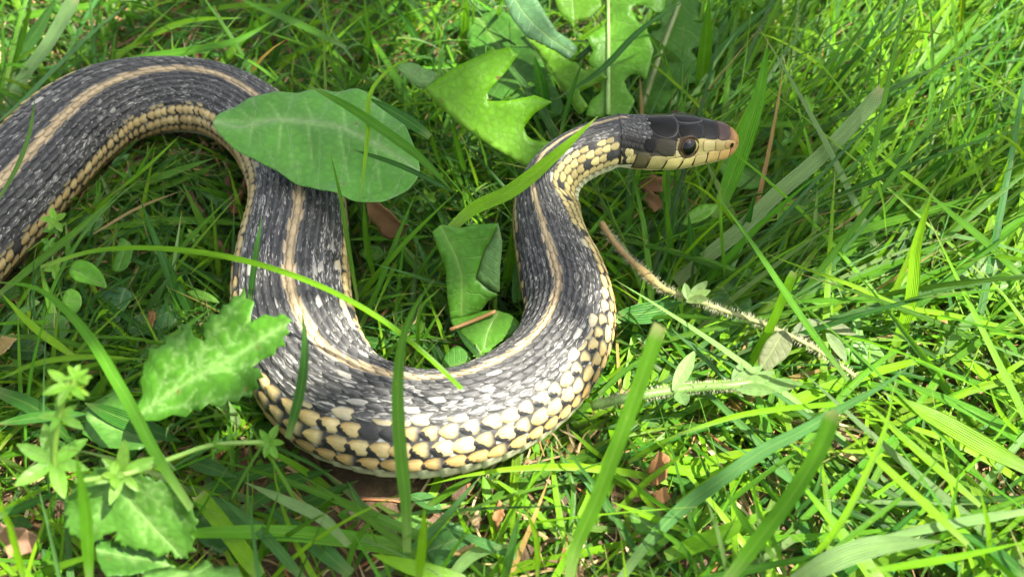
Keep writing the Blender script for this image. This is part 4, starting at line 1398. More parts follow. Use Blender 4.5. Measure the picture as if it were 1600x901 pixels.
V, F, ST = tube_mesh(pm, np.linspace(.05, .065, 10), 7)
make('midrib', V, F, M_STEM, lf, (0.20, 0.32, 0.08))
leaf('dandelion_leaf', c2([(985, -25), (1200, -25), (1215, 40), (1150, 92), (1110, 90), (1070, 107), (1020, 60)], 530, 0), c2([(1080, -25), (1090, 100)], 530, 0),
     [(870, 0, 3.4), (935, 0, 3.4), (890, 34, 3.1)], (0.11, 0.265, 0.016), M_DAND, 'small bright dandelion leaf tip above the lobed leaves', 'leaf', 'dandelion leaves', soft=0, fold=.1, seed=13)
lf = leaf('dandelion_leaf', [(1030, -8), (1078, -8), (1100, 12), (1090, 34), (1122, 48), (1132, 74), (1104, 72), (1078, 82), (1096, 104), (1118, 118), (1112, 140), (1084, 134), (1056, 140), (1060, 160), (1040, 178), (1000, 178), (990, 150), (1004, 128), (996, 104), (1016, 88), (1012, 60), (1034, 44), (1026, 18)],
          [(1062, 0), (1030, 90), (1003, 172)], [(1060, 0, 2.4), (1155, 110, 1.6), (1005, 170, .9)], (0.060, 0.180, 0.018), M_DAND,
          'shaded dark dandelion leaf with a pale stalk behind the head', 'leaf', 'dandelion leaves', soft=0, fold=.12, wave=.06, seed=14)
V, F, ST = tube_mesh(crom(np.array([at(1062, 5, 2.42), at(1030, 90, 1.72), at(1002, 172, .96)]), 9), np.linspace(.06, .08, 9), 7)
make('midrib', V, F, M_STEM, lf, (0.16, 0.21, 0.07))
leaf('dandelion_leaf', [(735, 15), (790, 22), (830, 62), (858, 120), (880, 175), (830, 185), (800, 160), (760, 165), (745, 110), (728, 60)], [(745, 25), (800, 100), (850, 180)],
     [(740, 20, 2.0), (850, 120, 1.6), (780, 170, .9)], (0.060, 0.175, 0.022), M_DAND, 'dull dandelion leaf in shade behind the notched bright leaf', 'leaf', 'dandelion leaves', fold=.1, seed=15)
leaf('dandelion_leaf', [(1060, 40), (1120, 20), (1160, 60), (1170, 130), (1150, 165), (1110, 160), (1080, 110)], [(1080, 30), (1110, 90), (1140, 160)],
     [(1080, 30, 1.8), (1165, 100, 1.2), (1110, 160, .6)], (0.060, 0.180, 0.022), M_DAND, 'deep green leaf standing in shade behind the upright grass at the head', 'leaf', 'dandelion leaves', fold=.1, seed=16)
# creased leaf between the limbs
e = empty('creased_leaf'); tag(e, 'torn creased leaf with folded edges standing in the loop of the snake', 'leaf')
leaf('leaf_face', c2([(430, 185), (470, 150), (560, 165), (640, 148), (735, 138), (700, 220), (668, 270), (650, 330), (630, 400), (690, 450), (740, 470), (690, 500), (655, 550), (620, 570), (515, 590), (500, 480), (492, 350), (460, 270)], 530, 300),
     c2([(470, 150), (560, 350), (570, 590)], 530, 300), [(680, 352, 2.9), (780, 350, 2.9), (705, 498, 1.1)], (0.085, 0.245, 0.022), M_DAND, parent=e, soft=0, fold=.06, wave=.05, seed=20)
leaf('leaf_flap', c2([(735, 140), (757, 230), (746, 340), (742, 468), (692, 448), (632, 398), (652, 328), (670, 268), (702, 218)], 530, 300),
     c2([(735, 145), (660, 300), (632, 398)], 530, 300), [(778, 347, 2.95), (782, 440, 1.9), (745, 430, 1.95)], (0.105, 0.215, 0.060), M_DAND, parent=e, soft=0, fold=.05, wave=.03, seed=21)
leaf('leaf_base', c2([(515, 592), (620, 572), (655, 556), (720, 545), (790, 565), (838, 605), (838, 640), (740, 700), (670, 755), (600, 700), (535, 640)], 530, 300),
     c2([(740, 550), (690, 650), (670, 755)], 530, 300), [(705, 498, 1.15), (810, 505, 1.3), (755, 555, .9)], (0.085, 0.24, 0.020), M_DAND, parent=e, soft=0, fold=.08, wave=.04, seed=22)
V, F, ST = tube_mesh(crom(np.array([at(703, 515, 1.25), at(735, 503, 1.3), at(775, 486, 1.5)]), 9), np.full(9, .045), 6)
make('crease', V, F, M_STEM, e, (0.26, 0.15, 0.05))
# serrated leaves near the camera
def serrated(outline, mid, lobes, plane, tone, label, seed, **kw):
    full = [(mid[k], mid[k + 1]) for k in range(len(mid) - 1)] + list(lobes)
    side = []
    for (ax, ay), (bx, by) in full:                # finer side veins
        for f in (.25, .45, .65, .82):
            L = .24 * math.hypot(bx - ax, by - ay) * (1.1 - f)
            an = math.atan2(by - ay, bx - ax)
            for sg in (-.75, .75):
                px, py = ax + (bx - ax) * f, ay + (by - ay) * f
                side.append(((px, py), (px + L * math.cos(an + sg), py + L * math.sin(an + sg))))
    return leaf('serrated_leaf', outline, mid, plane, tone, M_SERR, label, 'leaf', 'serrated leaves', soft=0, seed=seed, veins=full + side, **kw)


serrated([(205, 660), (214, 628), (221, 612), (216, 598), (228, 585), (226, 572), (238, 562), (233, 545), (250, 548), (262, 538), (258, 524), (272, 527), (284, 518), (283, 505), (296, 508), (306, 526), (320, 534), (321, 510), (333, 508), (338, 494), (350, 496), (354, 480), (366, 480), (370, 466), (380, 466), (387, 452), (391, 470), (403, 474), (398, 490), (396, 506), (416, 492), (430, 496), (440, 489), (456, 500), (446, 508), (452, 520), (441, 527), (447, 540), (433, 543), (432, 556), (412, 561), (394, 575), (408, 577), (412, 584), (418, 592), (405, 595), (410, 610), (394, 609), (392, 621), (376, 617), (370, 629), (354, 625), (346, 637), (330, 632), (318, 645), (302, 640), (290, 652), (270, 648), (250, 657)],
         [(208, 655), (290, 600), (370, 555), (452, 504)], [((240, 632), (290, 515)), ((265, 616), (380, 462)), ((250, 640), (405, 612)), ((300, 592), (345, 492)), ((320, 585), (405, 480)), ((330, 582), (432, 562))],
         [(210, 650, 2.6), (450, 505, 4.4), (300, 515, 3.5)], (0.060, 0.190, 0.011), 'large serrated leaf with three lobes overlapping the shaded snake limb', 31, fold=.08, wave=.10, step=4.5)
serrated(c2([(300, 560), (310, 640), (340, 700), (380, 725), (430, 745), (500, 700), (530, 680), (560, 750), (620, 770), (680, 770), (730, 815), (780, 790), (830, 825), (870, 800), (900, 770), (895, 700), (930, 640), (900, 590), (880, 540), (800, 480), (700, 440), (620, 400), (550, 400), (480, 380), (420, 420), (340, 470)], 0, 597),
         c2([(500, 380), (620, 560), (840, 810)], 0, 597), [((178, 740), (145, 835)), ((190, 745), (230, 850)), ((200, 750), (300, 820)), ((205, 745), (310, 795))],
         [(165, 735, 3.4), (280, 870, 2.4), (115, 820, 2.5)], (0.075, 0.20, 0.024), 'serrated leaf with rounded sunlit lobes below the bedstraw sprig', 32, serr=(4.5, 34), fold=.06, wave=.10, step=4.5)
serrated([(215, 912), (230, 893), (262, 884), (285, 892), (305, 888), (320, 876), (334, 890), (350, 888), (372, 892), (380, 912)], [(240, 912), (310, 895)], [], [(220, 905, 3.0), (370, 905, 3.0), (310, 880, 2.6)],
         (0.10, 0.23, 0.045), 'serrated leaf tip cut off by the edge under the rounded lobes', 33, serr=(1.5, 16))
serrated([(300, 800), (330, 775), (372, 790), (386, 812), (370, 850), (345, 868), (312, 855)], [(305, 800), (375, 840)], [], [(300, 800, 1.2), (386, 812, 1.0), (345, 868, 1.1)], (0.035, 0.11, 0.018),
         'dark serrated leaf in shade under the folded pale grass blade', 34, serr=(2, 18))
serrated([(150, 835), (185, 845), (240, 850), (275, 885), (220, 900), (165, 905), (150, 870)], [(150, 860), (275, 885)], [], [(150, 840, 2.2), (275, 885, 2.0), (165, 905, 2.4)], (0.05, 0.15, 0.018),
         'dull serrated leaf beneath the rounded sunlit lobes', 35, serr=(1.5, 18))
serrated([(135, 640), (190, 610), (230, 640), (250, 690), (215, 705), (160, 700), (130, 680)], [(135, 650), (245, 690)], [], [(135, 640, 1.6), (230, 640, 1.6), (200, 705, 1.8)], (0.06, 0.17, 0.022),
         'mid-green serrated leaf tucked under the three-lobed leaf', 36, serr=(1.5, 20))

# smaller leaves, each traced
SL = [
    ('oval_leaf', [(108, 425), (118, 408), (142, 411), (158, 424), (167, 449), (142, 445), (118, 438)], [(110, 418), (166, 448)], 1.8, (.11, .28, .02), 'small bright oval leaf in the hollow under the tail-end bend', 0.2),
    ('oval_leaf', [(98, 468), (110, 452), (125, 458), (128, 476), (115, 490), (101, 480)], [(100, 470), (126, 470)], 1.4, (.09, .24, .02), 'small rounded green leaf below the bright oval leaf', .1),
    ('oval_leaf', [(178, 424), (182, 398), (190, 372), (204, 380), (207, 405), (195, 422)], [(184, 424), (200, 376)], .9, (.08, .22, .02), 'narrow upright green leaf in the hollow under the tail-end bend', .3),
    ('spoon_leaf', [(160, 468), (190, 448), (206, 458), (192, 490), (182, 508), (172, 500), (168, 482)], [(195, 452), (178, 506)], .8, (.050, .14, .05), 'dull blue-green spoon-shaped leaf on bare soil', .1),
    ('serrated_leaf', [(194, 506), (235, 488), (262, 474), (275, 480), (274, 502), (240, 520), (205, 524)], [(196, 516), (275, 482)], .8, (.045, .13, .035), 'dark flat leaf on the soil beside the spoon-shaped leaf', .1),
    ('oval_leaf', [(60, 505), (85, 490), (108, 500), (104, 528), (80, 535), (62, 522)], [(62, 512), (106, 515)], .9, (.05, .15, .02), 'dark rounded leaf beside the orange dry stems', .1),
    ('serrated_leaf', [(15, 540), (45, 530), (72, 545), (60, 560), (35, 562), (18, 555)], [(15, 548), (72, 546)], .7, (.04, .11, .025), 'dark low leaf beside the pale dry leaf', .1),
    ('oval_leaf', [(292, 456), (310, 453), (330, 460), (342, 472), (320, 470), (300, 464)], [(292, 455), (342, 472)], 1.0, (.085, .22, .02), 'slim pointed leaf beside the shaded snake limb', .2),
    ('oval_leaf', [(1067, 351), (1074, 336), (1090, 325), (1121, 322), (1111, 337), (1087, 349)], [(1067, 350), (1121, 322)], 2.0, (.10, .26, .02), 'bright pointed oval leaf below the snake chin', .2),
    ('dandelion_leaf', c2([(180, 430), (330, 350), (335, 480), (350, 600), (330, 720), (200, 740), (120, 650), (110, 560)], 1060, 300), c2([(320, 360), (240, 560), (200, 740)], 1060, 300), .8, (.045, .150, .018), 'broad dark leaf lying beneath the brown hairy stem', .12),
    ('dandelion_leaf', c2([(750, 700), (790, 620), (835, 580), (860, 670), (960, 740), (962, 782), (830, 800)], 1060, 300), c2([(830, 590), (850, 700), (955, 770)], 1060, 300), 1.0, (.10, .25, .03), 'sunlit leaf fragment past the end of the hairy stem', .1),
    ('dandelion_leaf', c2([(1290, 330), (1380, 290), (1480, 275), (1590, 330), (1560, 420), (1500, 460), (1380, 470), (1300, 430)], 1060, 300), c2([(1295, 400), (1585, 335)], 1060, 300), 1.0, (.12, .25, .05), 'broad pale leaf glinting under the slanting grass', .1),
    ('oval_leaf', c2([(735, 155), (800, 142), (880, 145), (905, 180), (830, 197), (750, 192)], 1060, 300), c2([(735, 160), (905, 180)], 1060, 300), 1.0, (.08, .19, .06), 'small grey-green leaf among dark grass past the pale mown blade', .1),
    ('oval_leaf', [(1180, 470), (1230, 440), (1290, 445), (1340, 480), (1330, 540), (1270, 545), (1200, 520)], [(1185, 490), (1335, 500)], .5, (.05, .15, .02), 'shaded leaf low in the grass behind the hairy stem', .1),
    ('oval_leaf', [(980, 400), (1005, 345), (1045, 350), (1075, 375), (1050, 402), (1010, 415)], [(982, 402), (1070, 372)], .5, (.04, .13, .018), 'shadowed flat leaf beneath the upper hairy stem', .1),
    ('oval_leaf', [(120, 358), (140, 335), (162, 340), (158, 360), (140, 372)], [(122, 360), (160, 342)], .8, (.055, .15, .03), 'grey-green leaf under crossing grass in the hollow', .1),
    ('oval_leaf', [(560, 395), (575, 383), (596, 388), (600, 402), (580, 408)], [(560, 396), (600, 400)], .8, (.07, .2, .02), 'small leaf among thin grass in the loop', .1),
    ('oval_leaf', [(690, 570), (715, 540), (735, 552), (738, 580), (715, 592)], [(692, 575), (736, 562)], .6, (.06, .2, .02), 'leaf tucked against the inside of the outer bend', .1),
    ('oval_leaf', [(800, 445), (806, 410), (818, 400), (822, 440), (815, 470), (805, 475)], [(812, 405), (810, 474)], 1.0, (.07, .21, .02), 'narrow green leaf pressed against the raised limb', .1),
    ('oval_leaf', [(1120, 250), (1150, 245), (1185, 262), (1190, 290), (1160, 296), (1130, 278)], [(1122, 252), (1190, 288)], 1.2, (.085, .24, .02), 'bright soft leaf under the snake chin behind the broad blade', .1),
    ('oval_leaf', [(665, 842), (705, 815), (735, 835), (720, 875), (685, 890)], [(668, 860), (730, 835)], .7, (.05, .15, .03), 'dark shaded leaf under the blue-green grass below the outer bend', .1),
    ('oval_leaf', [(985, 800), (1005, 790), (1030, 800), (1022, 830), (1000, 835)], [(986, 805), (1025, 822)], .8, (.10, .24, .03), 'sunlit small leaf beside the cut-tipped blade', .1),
]
for k, (nm, ol, mr_, z, tone, lab, fo) in enumerate(SL):
    p = np.array(ol); c = p.mean(0)
    pl = [(c[0] - 40, c[1] + 12, z - .1), (c[0] + 40, c[1] + 8, z), (c[0], c[1] - 40, z + .25)]
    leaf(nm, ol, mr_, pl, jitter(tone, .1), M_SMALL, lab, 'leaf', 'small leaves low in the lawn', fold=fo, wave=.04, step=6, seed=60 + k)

# ------------------------------------------------------------------ dry leaves, twigs
def dry(ol, mr_, z, tone, lab, k, tilt=0.6, fo=.5):
    p = np.array(ol); c = p.mean(0)
    pl = [(c[0] - 30, c[1] + 20, z), (c[0] + 30, c[1] + 20, z + .1), (c[0], c[1] - 40, z + tilt)]
    return leaf('dry_leaf', ol, mr_, pl, np.array(tone) * np.array([.68, .70, .62]), M_DRY, lab, 'dead leaf', 'dead leaves on the soil', fold=fo, wave=.16, step=4, seed=k, thick=.015, soft=0, serr=(1.6, 7.0 + k % 5))


dry(c2([(125, 10), (190, 15), (250, 50), (295, 85), (330, 140), (310, 180), (250, 200), (190, 160), (145, 90)], 530, 300), c2([(130, 15), (230, 110), (320, 170)], 530, 300), 1.6, (.26, .14, .07), 'curled brown dead leaf under the oval leaf', 90, 1.4)
dry([(1002, 310), (1012, 298), (1030, 308), (1040, 324), (1022, 333)], [(1003, 308), (1038, 326)], .8, (.34, .18, .09), 'small tan dead leaf beside the raised neck', 91)
dry([(995, 290), (1018, 276), (1050, 280), (1066, 292), (1045, 304), (1010, 302)], [(996, 292), (1064, 290)], .8, (.22, .10, .05), 'reddish brown dead leaf on the soil below the head', 92)
dry([(-5, 540), (12, 524), (34, 520), (22, 548), (2, 560)], [(0, 548), (30, 524)], .7, (.42, .30, .13), 'pale tan dry leaf beside orange dry stems', 93)
dry([(5, 835), (22, 806), (48, 818), (66, 842), (50, 862), (18, 868)], [(8, 850), (62, 840)], .8, (.36, .20, .14), 'sunlit pinkish brown dead leaf on bare soil', 94)
dry([(735, 820), (745, 794), (752, 808), (748, 830)], [(736, 826), (750, 800)], .6, (.45, .30, .18), 'pale dry leaf chip below the outer bend', 95)
dry([(1010, 730), (1030, 700), (1048, 715), (1040, 750), (1018, 760)], [(1015, 755), (1040, 706)], .6, (.36, .17, .08), 'rusty dead leaf beside the cut-tipped blade', 96)
dry([(1018, 770), (1040, 760), (1048, 778), (1030, 790)], [(1018, 774), (1046, 774)], .5, (.38, .18, .08), 'small rusty leaf scrap near the rusty dead leaf', 97)
dry([(1460, 500), (1480, 495), (1482, 508), (1464, 512)], [(1460, 506), (1482, 500)], .8, (.42, .2, .09), 'orange-brown leaf scrap in the tangled grass', 98)
dry([(770, 805), (778, 778), (790, 800), (778, 826)], [(774, 822), (780, 782)], .5, (.33, .16, .07), 'narrow rusty leaf scrap under the crossing blades', 99)
dry([(700, 866), (740, 850), (748, 860), (715, 874)], [(700, 870), (746, 854)], .8, (.45, .30, .14), 'tan dry flake lying on the litter below the outer bend', 100)
dry([(225, 505), (238, 480), (246, 492), (240, 515)], [(230, 512), (240, 484)], .6, (.30, .15, .06), 'orange-brown curled scrap on the soil beside the spoon-shaped leaf', 101)

TW = [([(290, 285), (300, 312), (318, 342)], 13, (.20, .085, .045), 'thick reddish brown twig piece in the hollow'),
      ([(356, 280), (360, 305), (361, 328)], 12, (.16, .06, .03), 'dark reddish twig stub against the snake bend'),
      ([(388, 276), (377, 306), (366, 332)], 13, (.24, .09, .035), 'orange-brown twig stub nearest the snake bend'.replace('nearest', 'touching')),
      ([(330, 368), (345, 384), (352, 402)], 10, (.18, .08, .04), 'short brown twig beside the shaded limb'),
      ([(30, 565), (60, 520), (88, 475)], 6, (.36, .17, .05), 'orange dry stem slanting over the soil'),
      ([(1128, 468), (1180, 405), (1240, 318), (1262, 295)], 5, (.30, .22, .10), 'thin straw stem slanting behind the hairy stem'),
      ([(915, 420), (960, 365), (1008, 325)], 5, (.36, .27, .08), 'yellowish dry stem crossing the upper hairy stem'),
      ([(545, 800), (580, 812), (620, 828)], 9, (.40, .28, .15), 'pale dry grass stalk below the outer bend'),
      ([(1105, 605), (1112, 540), (1115, 480)], 5, (.34, .21, .08), 'upright dry brown stalk beside the dark leaf'),
      ([(590, 500), (610, 478), (628, 455)], 6, (.30, .14, .05), 'orange-brown dry stalk in the loop'),
      ([(1145, 580), (1165, 540), (1185, 495)], 5, (.34, .16, .06), 'rusty dry stalk on the broad dark leaf'),
      ([(620, 545), (645, 510), (660, 460)], 4, (.30, .2, .09), 'fine dry stalk in the loop beside thin grass')]
for pts, w, tone, lab in TW:
    P = crom(np.array([at(x, y, .55 + .1 * k) for k, (x, y) in enumerate(pts)]), 12)
    dep = (P[6] - CAM) @ FWD
    R = np.full(12, 0.5 * w * dep / FPX) * (1 + .15 * np.sin(np.arange(12) * 1.7))
    V, F, ST = tube_mesh(P + rng.normal(0, .012, P.shape), R, 7)
    tag(make('twig', V, F, M_WOOD, None, jitter(np.array(tone) * np.array([.55, .70, .70]), .1)), lab, 'twig', 'twigs and dry stalks in the litter', 'thing')


# ------------------------------------------------------------------ sprigs and hairy stems
def petal(base, d, nv, L, W, m=4, n=7, droop=.15, seed=.5):
    d = nrm(d); nv = nrm(nv - (nv @ d) * d); s = np.cross(d, nv)
    u = np.linspace(0, 1, n)
    P = base + np.outer(u * L, d) - np.outer(u ** 2 * L * droop, nv)
    w = W * np.sin(np.pi * np.clip(u * .93 + .05, 0, 1)) ** .8
    b = np.array([-1, -.5, 0, .5, 1])
    V = P[:, None] + (w[:, None] * b * .5)[..., None] * s + (w[:, None] * np.abs(b) * .14)[..., None] * nv
    ST = np.stack([np.repeat(u[:, None], 5, 1), np.repeat(b[None], n, 0), np.full((n, 5), seed)], -1)
    return V.reshape(-1, 3), gridfaces(n, 5), ST.reshape(-1, 3)


def stem_part(parent, pts, rad, tone, m=8, n=18, name='stem', mat=None):
    P = crom(np.array([at(*p) for p in pts]), n)
    V, F, ST = tube_mesh(P, rad if hasattr(rad, '__len__') else np.full(n, rad), m)
    return P, make(name, V, F, mat or M_STEM, parent, tone)


def whorl(parent, c, axis, num, L, W, tone, mat=None, tilt=.25):
    axis = nrm(axis)
    e1 = nrm(np.cross(axis, [0.3, 0.9, .2])); e2 = np.cross(axis, e1)
    a0 = rng.uniform(0, 6.28)
    for k in range(num):
        a = a0 + 2 * math.pi * k / num + rng.uniform(-.2, .2)
        d = e1 * math.cos(a) + e2 * math.sin(a) + axis * rng.uniform(tilt - .2, tilt + .3)
        s = rng.uniform(.75, 1.15)
        V, F, ST = petal(c, d, axis, L * s, W * s, seed=rng.random())
        make('leaf', V, F, mat or M_SMALL, parent, jitter(tone, .15), ST)


def px_cm(px, py, z, w): return w * ((at(px, py, z) - CAM) @ FWD) / FPX


e = empty('bedstraw_sprig'); tag(e, 'bedstraw sprig reaching toward the snake with star-shaped leaf whorls', 'plant', 'bedstraw sprigs')
P, _ = stem_part(e, [(118, 752, 3.6), (205, 738, 3.6), (270, 715, 3.2), (330, 695, 2.8), (414, 690, 2.4)], .045, (.16, .28, .05))
whorl(e, at(420, 690, 2.4), CAM - at(420, 690, 2.4), 6, .36, .16, (.10, .26, .02))
whorl(e, at(330, 696, 2.8), P[-6] - P[-9], 5, .30, .09, (.11, .26, .02))
whorl(e, at(190, 738, 3.6), CAM - at(190, 738, 3.6), 6, .50, .17, (.13, .28, .03))
whorl(e, at(178, 742, 3.7), CAM - at(178, 742, 3.7) + np.array([3, 0, 6]), 4, .22, .14, (.13, .28, .02))
stem_part(e, [(412, 693, 2.4), (385, 735, 1.6), (360, 782, .9)], .03, (.10, .22, .03))
e = empty('bedstraw_sprig'); tag(e, 'blurred yellow-green bedstraw sprig standing upright above the serrated lobes', 'plant', 'bedstraw sprigs')
P, _ = stem_part(e, [(88, 760, 3.4), (86, 700, 4.2), (95, 640, 4.9), (108, 590, 5.4)], .045, (.17, .30, .04))
for (x, y, z, nn, L, tn) in [(84, 722, 3.9, 6, .55, (.12, .28, .03)), (94, 650, 4.8, 5, .34, (.12, .28, .03)), (108, 600, 5.3, 6, .34, (.14, .30, .025)), (118, 590, 5.4, 5, .22, (.14, .30, .02)), (100, 612, 5.2, 5, .2, (.13, .28, .02)), (124, 608, 5.2, 4, .22, (.2, .34, .03))]:
    whorl(e, at(x, y, z), CAM - at(x, y, z) + np.array([0, 0, 8]), nn, L, L * .38, tn)
SPR = [((1222, 292, 1.0), (1226, 240, 1.8), (1266, 162, 3.2), .24, 'tiny yellow-green budding sprig ahead of the snout'),
       ((92, 372, 2.0), (88, 358, 2.3), (85, 345, 2.6), .26, 'small pale sprig at the flank of the tail-end limb'),
       ((292, 385, .6), (298, 375, .9), (302, 366, 1.2), .22, 'small bright sprig on the soil beside the shaded limb'),
       ((660, 345, .6), (664, 325, 1.0), (668, 308, 1.4), .24, 'small star-leaved sprig beside the curled brown leaf'),
       ((1215, 390, .6), (1218, 360, 1.1), (1222, 330, 1.6), .26, 'round-leaved chickweed sprig in dark grass'),
       ((1178, 432, .8), (1182, 424, 1.0), (1186, 415, 1.2), .16, 'tiny green sprig above the broad dark leaf'),
       ((40, 395, .8), (70, 375, 1.2), (85, 420, 1.3), .26, 'leafy chickweed sprig under the tail-end limb'),
       ((770, 560, .6), (760, 545, .9), (735, 575, 1.0), .24, 'small sprig inside the loop against the outer bend')]
for a, b_, c, L, lab in SPR:
    e = empty('chickweed_sprig'); tag(e, lab, 'plant', 'small sprigs in the lawn')
    P, _ = stem_part(e, [a, b_, c], .022, (.12, .24, .03), 6, 10)
    whorl(e, at(*c), CAM - at(*c) + np.array([0, 0, 6]), 5, L, L * .5, (.13, .30, .02))
    whorl(e, P[5], np.array([0, -.4, 1.0]), 4, L, L * .5, (.08, .22, .02))


def hairs(parent, P, R, num, L, tone=(.42, .40, .26)):
    Vs, Fs = [], []
    for k in range(num):
        i = rng.integers(1, len(P) - 1)
        t = nrm(P[i + 1] - P[i - 1])
        d = rng.normal(0, 1, 3); d = nrm(d - (d @ t) * t); s = np.cross(d, t)
        p = P[i] + (P[i + 1] - P[i]) * rng.random() + d * R[i] * .95
        l = L * rng.uniform(.6, 1.3)
        w = .005
        Vs += [p - s * w, p + s * w, p + d * l + t * l * rng.uniform(-.3, .3), p - t * w, p + t * w]
        n = len(Vs) - 5
        Fs += [(n, n + 1, n + 2), (n + 3, n + 4, n + 2)]
    tag(make('hairs', np.array(Vs), Fs, M_STEM, parent, tone), kind='stuff')


e = empty('hairy_stem'); tag(e, 'brown hairy chickweed stem with a cut end beside the raised limb', 'plant', 'hairy chickweed stems')
pts = [(940, 349, 1.9), (955, 372, 1.9), (1000, 420, 1.9), (1045, 455, 1.9), (1075, 465, 1.9), (1130, 485, 1.8), (1190, 505, 1.7), (1230, 522, 1.6), (1290, 555, 1.4), (1345, 595, 1.2)]
n = 40
u = np.linspace(0, 1, n)
R = .064 + .045 * np.exp(-((u - .28) / .05) ** 2) - .02 * u + .02 * np.exp(-(u / .05) ** 2)
P, st = stem_part(e, pts, R, (0.30, 0.22, 0.085), 9, n)
me = st.data
a = me.attributes['Col'].data
Cc = np.zeros((len(me.vertices), 4), np.float32); Cc[:, 3] = 1
uu = np.r_[np.repeat(u, 9), 0, 1]
w = np.clip((uu - .2) / .25, 0, 1)[:, None]
Cc[:, :3] = np.array([.36, .24, .10]) * (1 - w) + np.array([.20, .22, .07]) * w
a.foreach_set('color', Cc.ravel())
hairs(st, P, R, 1500, .10)
nodeP = at(1075, 468, 2.0)
for dx, dy, L, W in [(.5, .35, .55, .22), (.5, -.3, .5, .2), (-.1, .5, .35, .18), (.15, -.5, .4, .2), (.7, .1, .5, .2)]:
    V, F, ST = petal(nodeP, np.array([dx, dy, .3]), np.array([0, -.5, 1.0]), L, W, droop=-.1, seed=rng.random())
    make('leaf', V, F, M_HAIRY, e, jitter((.12, .20, .045), .15), ST)
hl = leaf('leaf', c2([(370, 795), (385, 730), (430, 665), (490, 640), (527, 690), (512, 750), (455, 800), (400, 832)], 1060, 300), c2([(490, 642), (440, 730), (385, 815)], 1060, 300),
          [(1185, 568, 1.5), (1225, 516, 2.0), (1240, 545, 1.8)], (.11, .13, .045), M_HAIRY, parent=e, fold=.2, wave=.06, step=5, seed=120)
for (x, y, dx, dy) in [(1236, 522, .7, .2), (1240, 515, .8, .3), (1280, 505, .6, -.25), (1292, 520, .2, -.6)]:
    V, F, ST = petal(at(x, y, 1.6), np.array([dx, dy, .05]), np.array([0, -.4, 1.]), .75, .26, droop=.2, seed=rng.random())
    make('leaf', V, F, M_HAIRY, e, jitter((.075, .10, .035), .2), ST)

e = empty('hairy_stem'); tag(e, 'pale green hairy chickweed stem with bud leaves in the sun', 'plant', 'hairy chickweed stems')
n = 26
P, st = stem_part(e, [(925, 634, 1.3), (965, 624, 1.5), (1000, 618, 1.5), (1070, 607, 1.5), (1140, 602, 1.6), (1175, 598, 1.6)], np.full(n, .095), (0.11, 0.20, 0.04), 9, n)
hairs(st, P, np.full(n, .095), 1000, .075)
for (x, y, dx, dy, L, W) in [(1052, 610, .55, .95, .95, .30), (1060, 612, .1, -.7, .5, .3), (1140, 600, .9, .42, .75, .22), (1148, 602, 1, .12, .75, .24), (1150, 606, 1, -.3, .75, .26), (1175, 604, 1, -.1, .95, .28), (1145, 600, .4, .8, .5, .2), (1165, 596, 1, .25, .6, .2)]:
    V, F, ST = petal(at(x, y, 1.6), np.array([dx, dy, .2]), np.array([0, -.5, 1.]), L, W, droop=-.1, seed=rng.random())
    make('leaf', V, F, M_HAIRY, e, jitter((.085, .18, .03), .12), ST)

# ------------------------------------------------------------------ scattered grass
for line, hw in (([(936, 345), (1000, 420), (1075, 465), (1190, 505), (1290, 555), (1345, 595)], 13), ([(925, 632), (1000, 618), (1070, 607), (1140, 602), (1235, 610)], 15),
                 ([(1060, 435), (1158, 357), (1269, 256), (1379, 140)], 9)):
    q = np.array(line, float)                       # stems and the mown blade stay clear too
    LEAF_POLY.append((np.r_[q + [0, -hw], (q + [0, hw])[::-1]], float(proj(at(*line[len(line) // 2], 1.8))[2])))
def field(n, xr, yr, r_lo, r_hi, seg_n, dens_fn=None):
    """n blades with random roots; returns axis points (n, seg_n, 3), widths and tones."""
    x = rng.uniform(*xr, n); y = rng.uniform(*yr, n)
    rr = np.hypot(x, y)
    keep = (rr >= r_lo) & (rr < r_hi)
    x, y = x[keep], y[keep]
    n = len(x)
    z = ground_z(x, y)
    px, py, dep = proj(np.c_[x, y, z])
    az = rng.uniform(0, 2 * math.pi, n)
    tilt = np.radians(rng.uniform(15, 72, n))
    L = rng.uniform(2.0, 5.5, n)
    W = rng.uniform(.06, .16, n) * np.where(rng.random(n) < .14, 1.7, 1)
    A = (px > 960) & (py < 640)
    sel = A & (rng.random(n) < .72)
    az[sel] = np.radians(rng.normal(40, 28, sel.sum()))
    tilt[sel] = np.radians(rng.uniform(28, 75, sel.sum()))
    L[A] *= 1.6
    B = (px > 640) & (py >= 560)
    L[B] *= 1.3
    W[B] *= 1.3
    tilt[B] = np.radians(rng.uniform(48, 84, B.sum()))
    sel = B & (rng.random(n) < .5)
    az[sel] = np.radians(rng.normal(38, 26, sel.sum()))
    sel = B & (rng.random(n) < .25)
    az[sel] = np.radians(rng.normal(140, 22, sel.sum()))
    Cn = (px < 960) & (py < 560)
    tilt[Cn] = np.radians(rng.uniform(25, 82, Cn.sum()))
    u = np.linspace(0, 1, seg_n)
    droop = np.radians(rng.uniform(5, 48, n))
    ang = np.minimum(tilt[:, None] + droop[:, None] * (u ** 1.3), math.radians(100))
    turn = az[:, None] + rng.normal(0, .25, n)[:, None] * u
    st = np.stack([np.sin(ang) * np.cos(turn), np.sin(ang) * np.sin(turn), np.cos(ang)], -1) * (L / (seg_n - 1))[:, None, None]
    P = np.cumsum(st, 1) - st[:, :1] + np.stack([x, y, z - .05], -1)[:, None]
    low = ground_z(P[..., 0], P[..., 1]).reshape(P.shape[:2]) + .04
    P[..., 2] = np.maximum(P[..., 2], low)
    return P, W


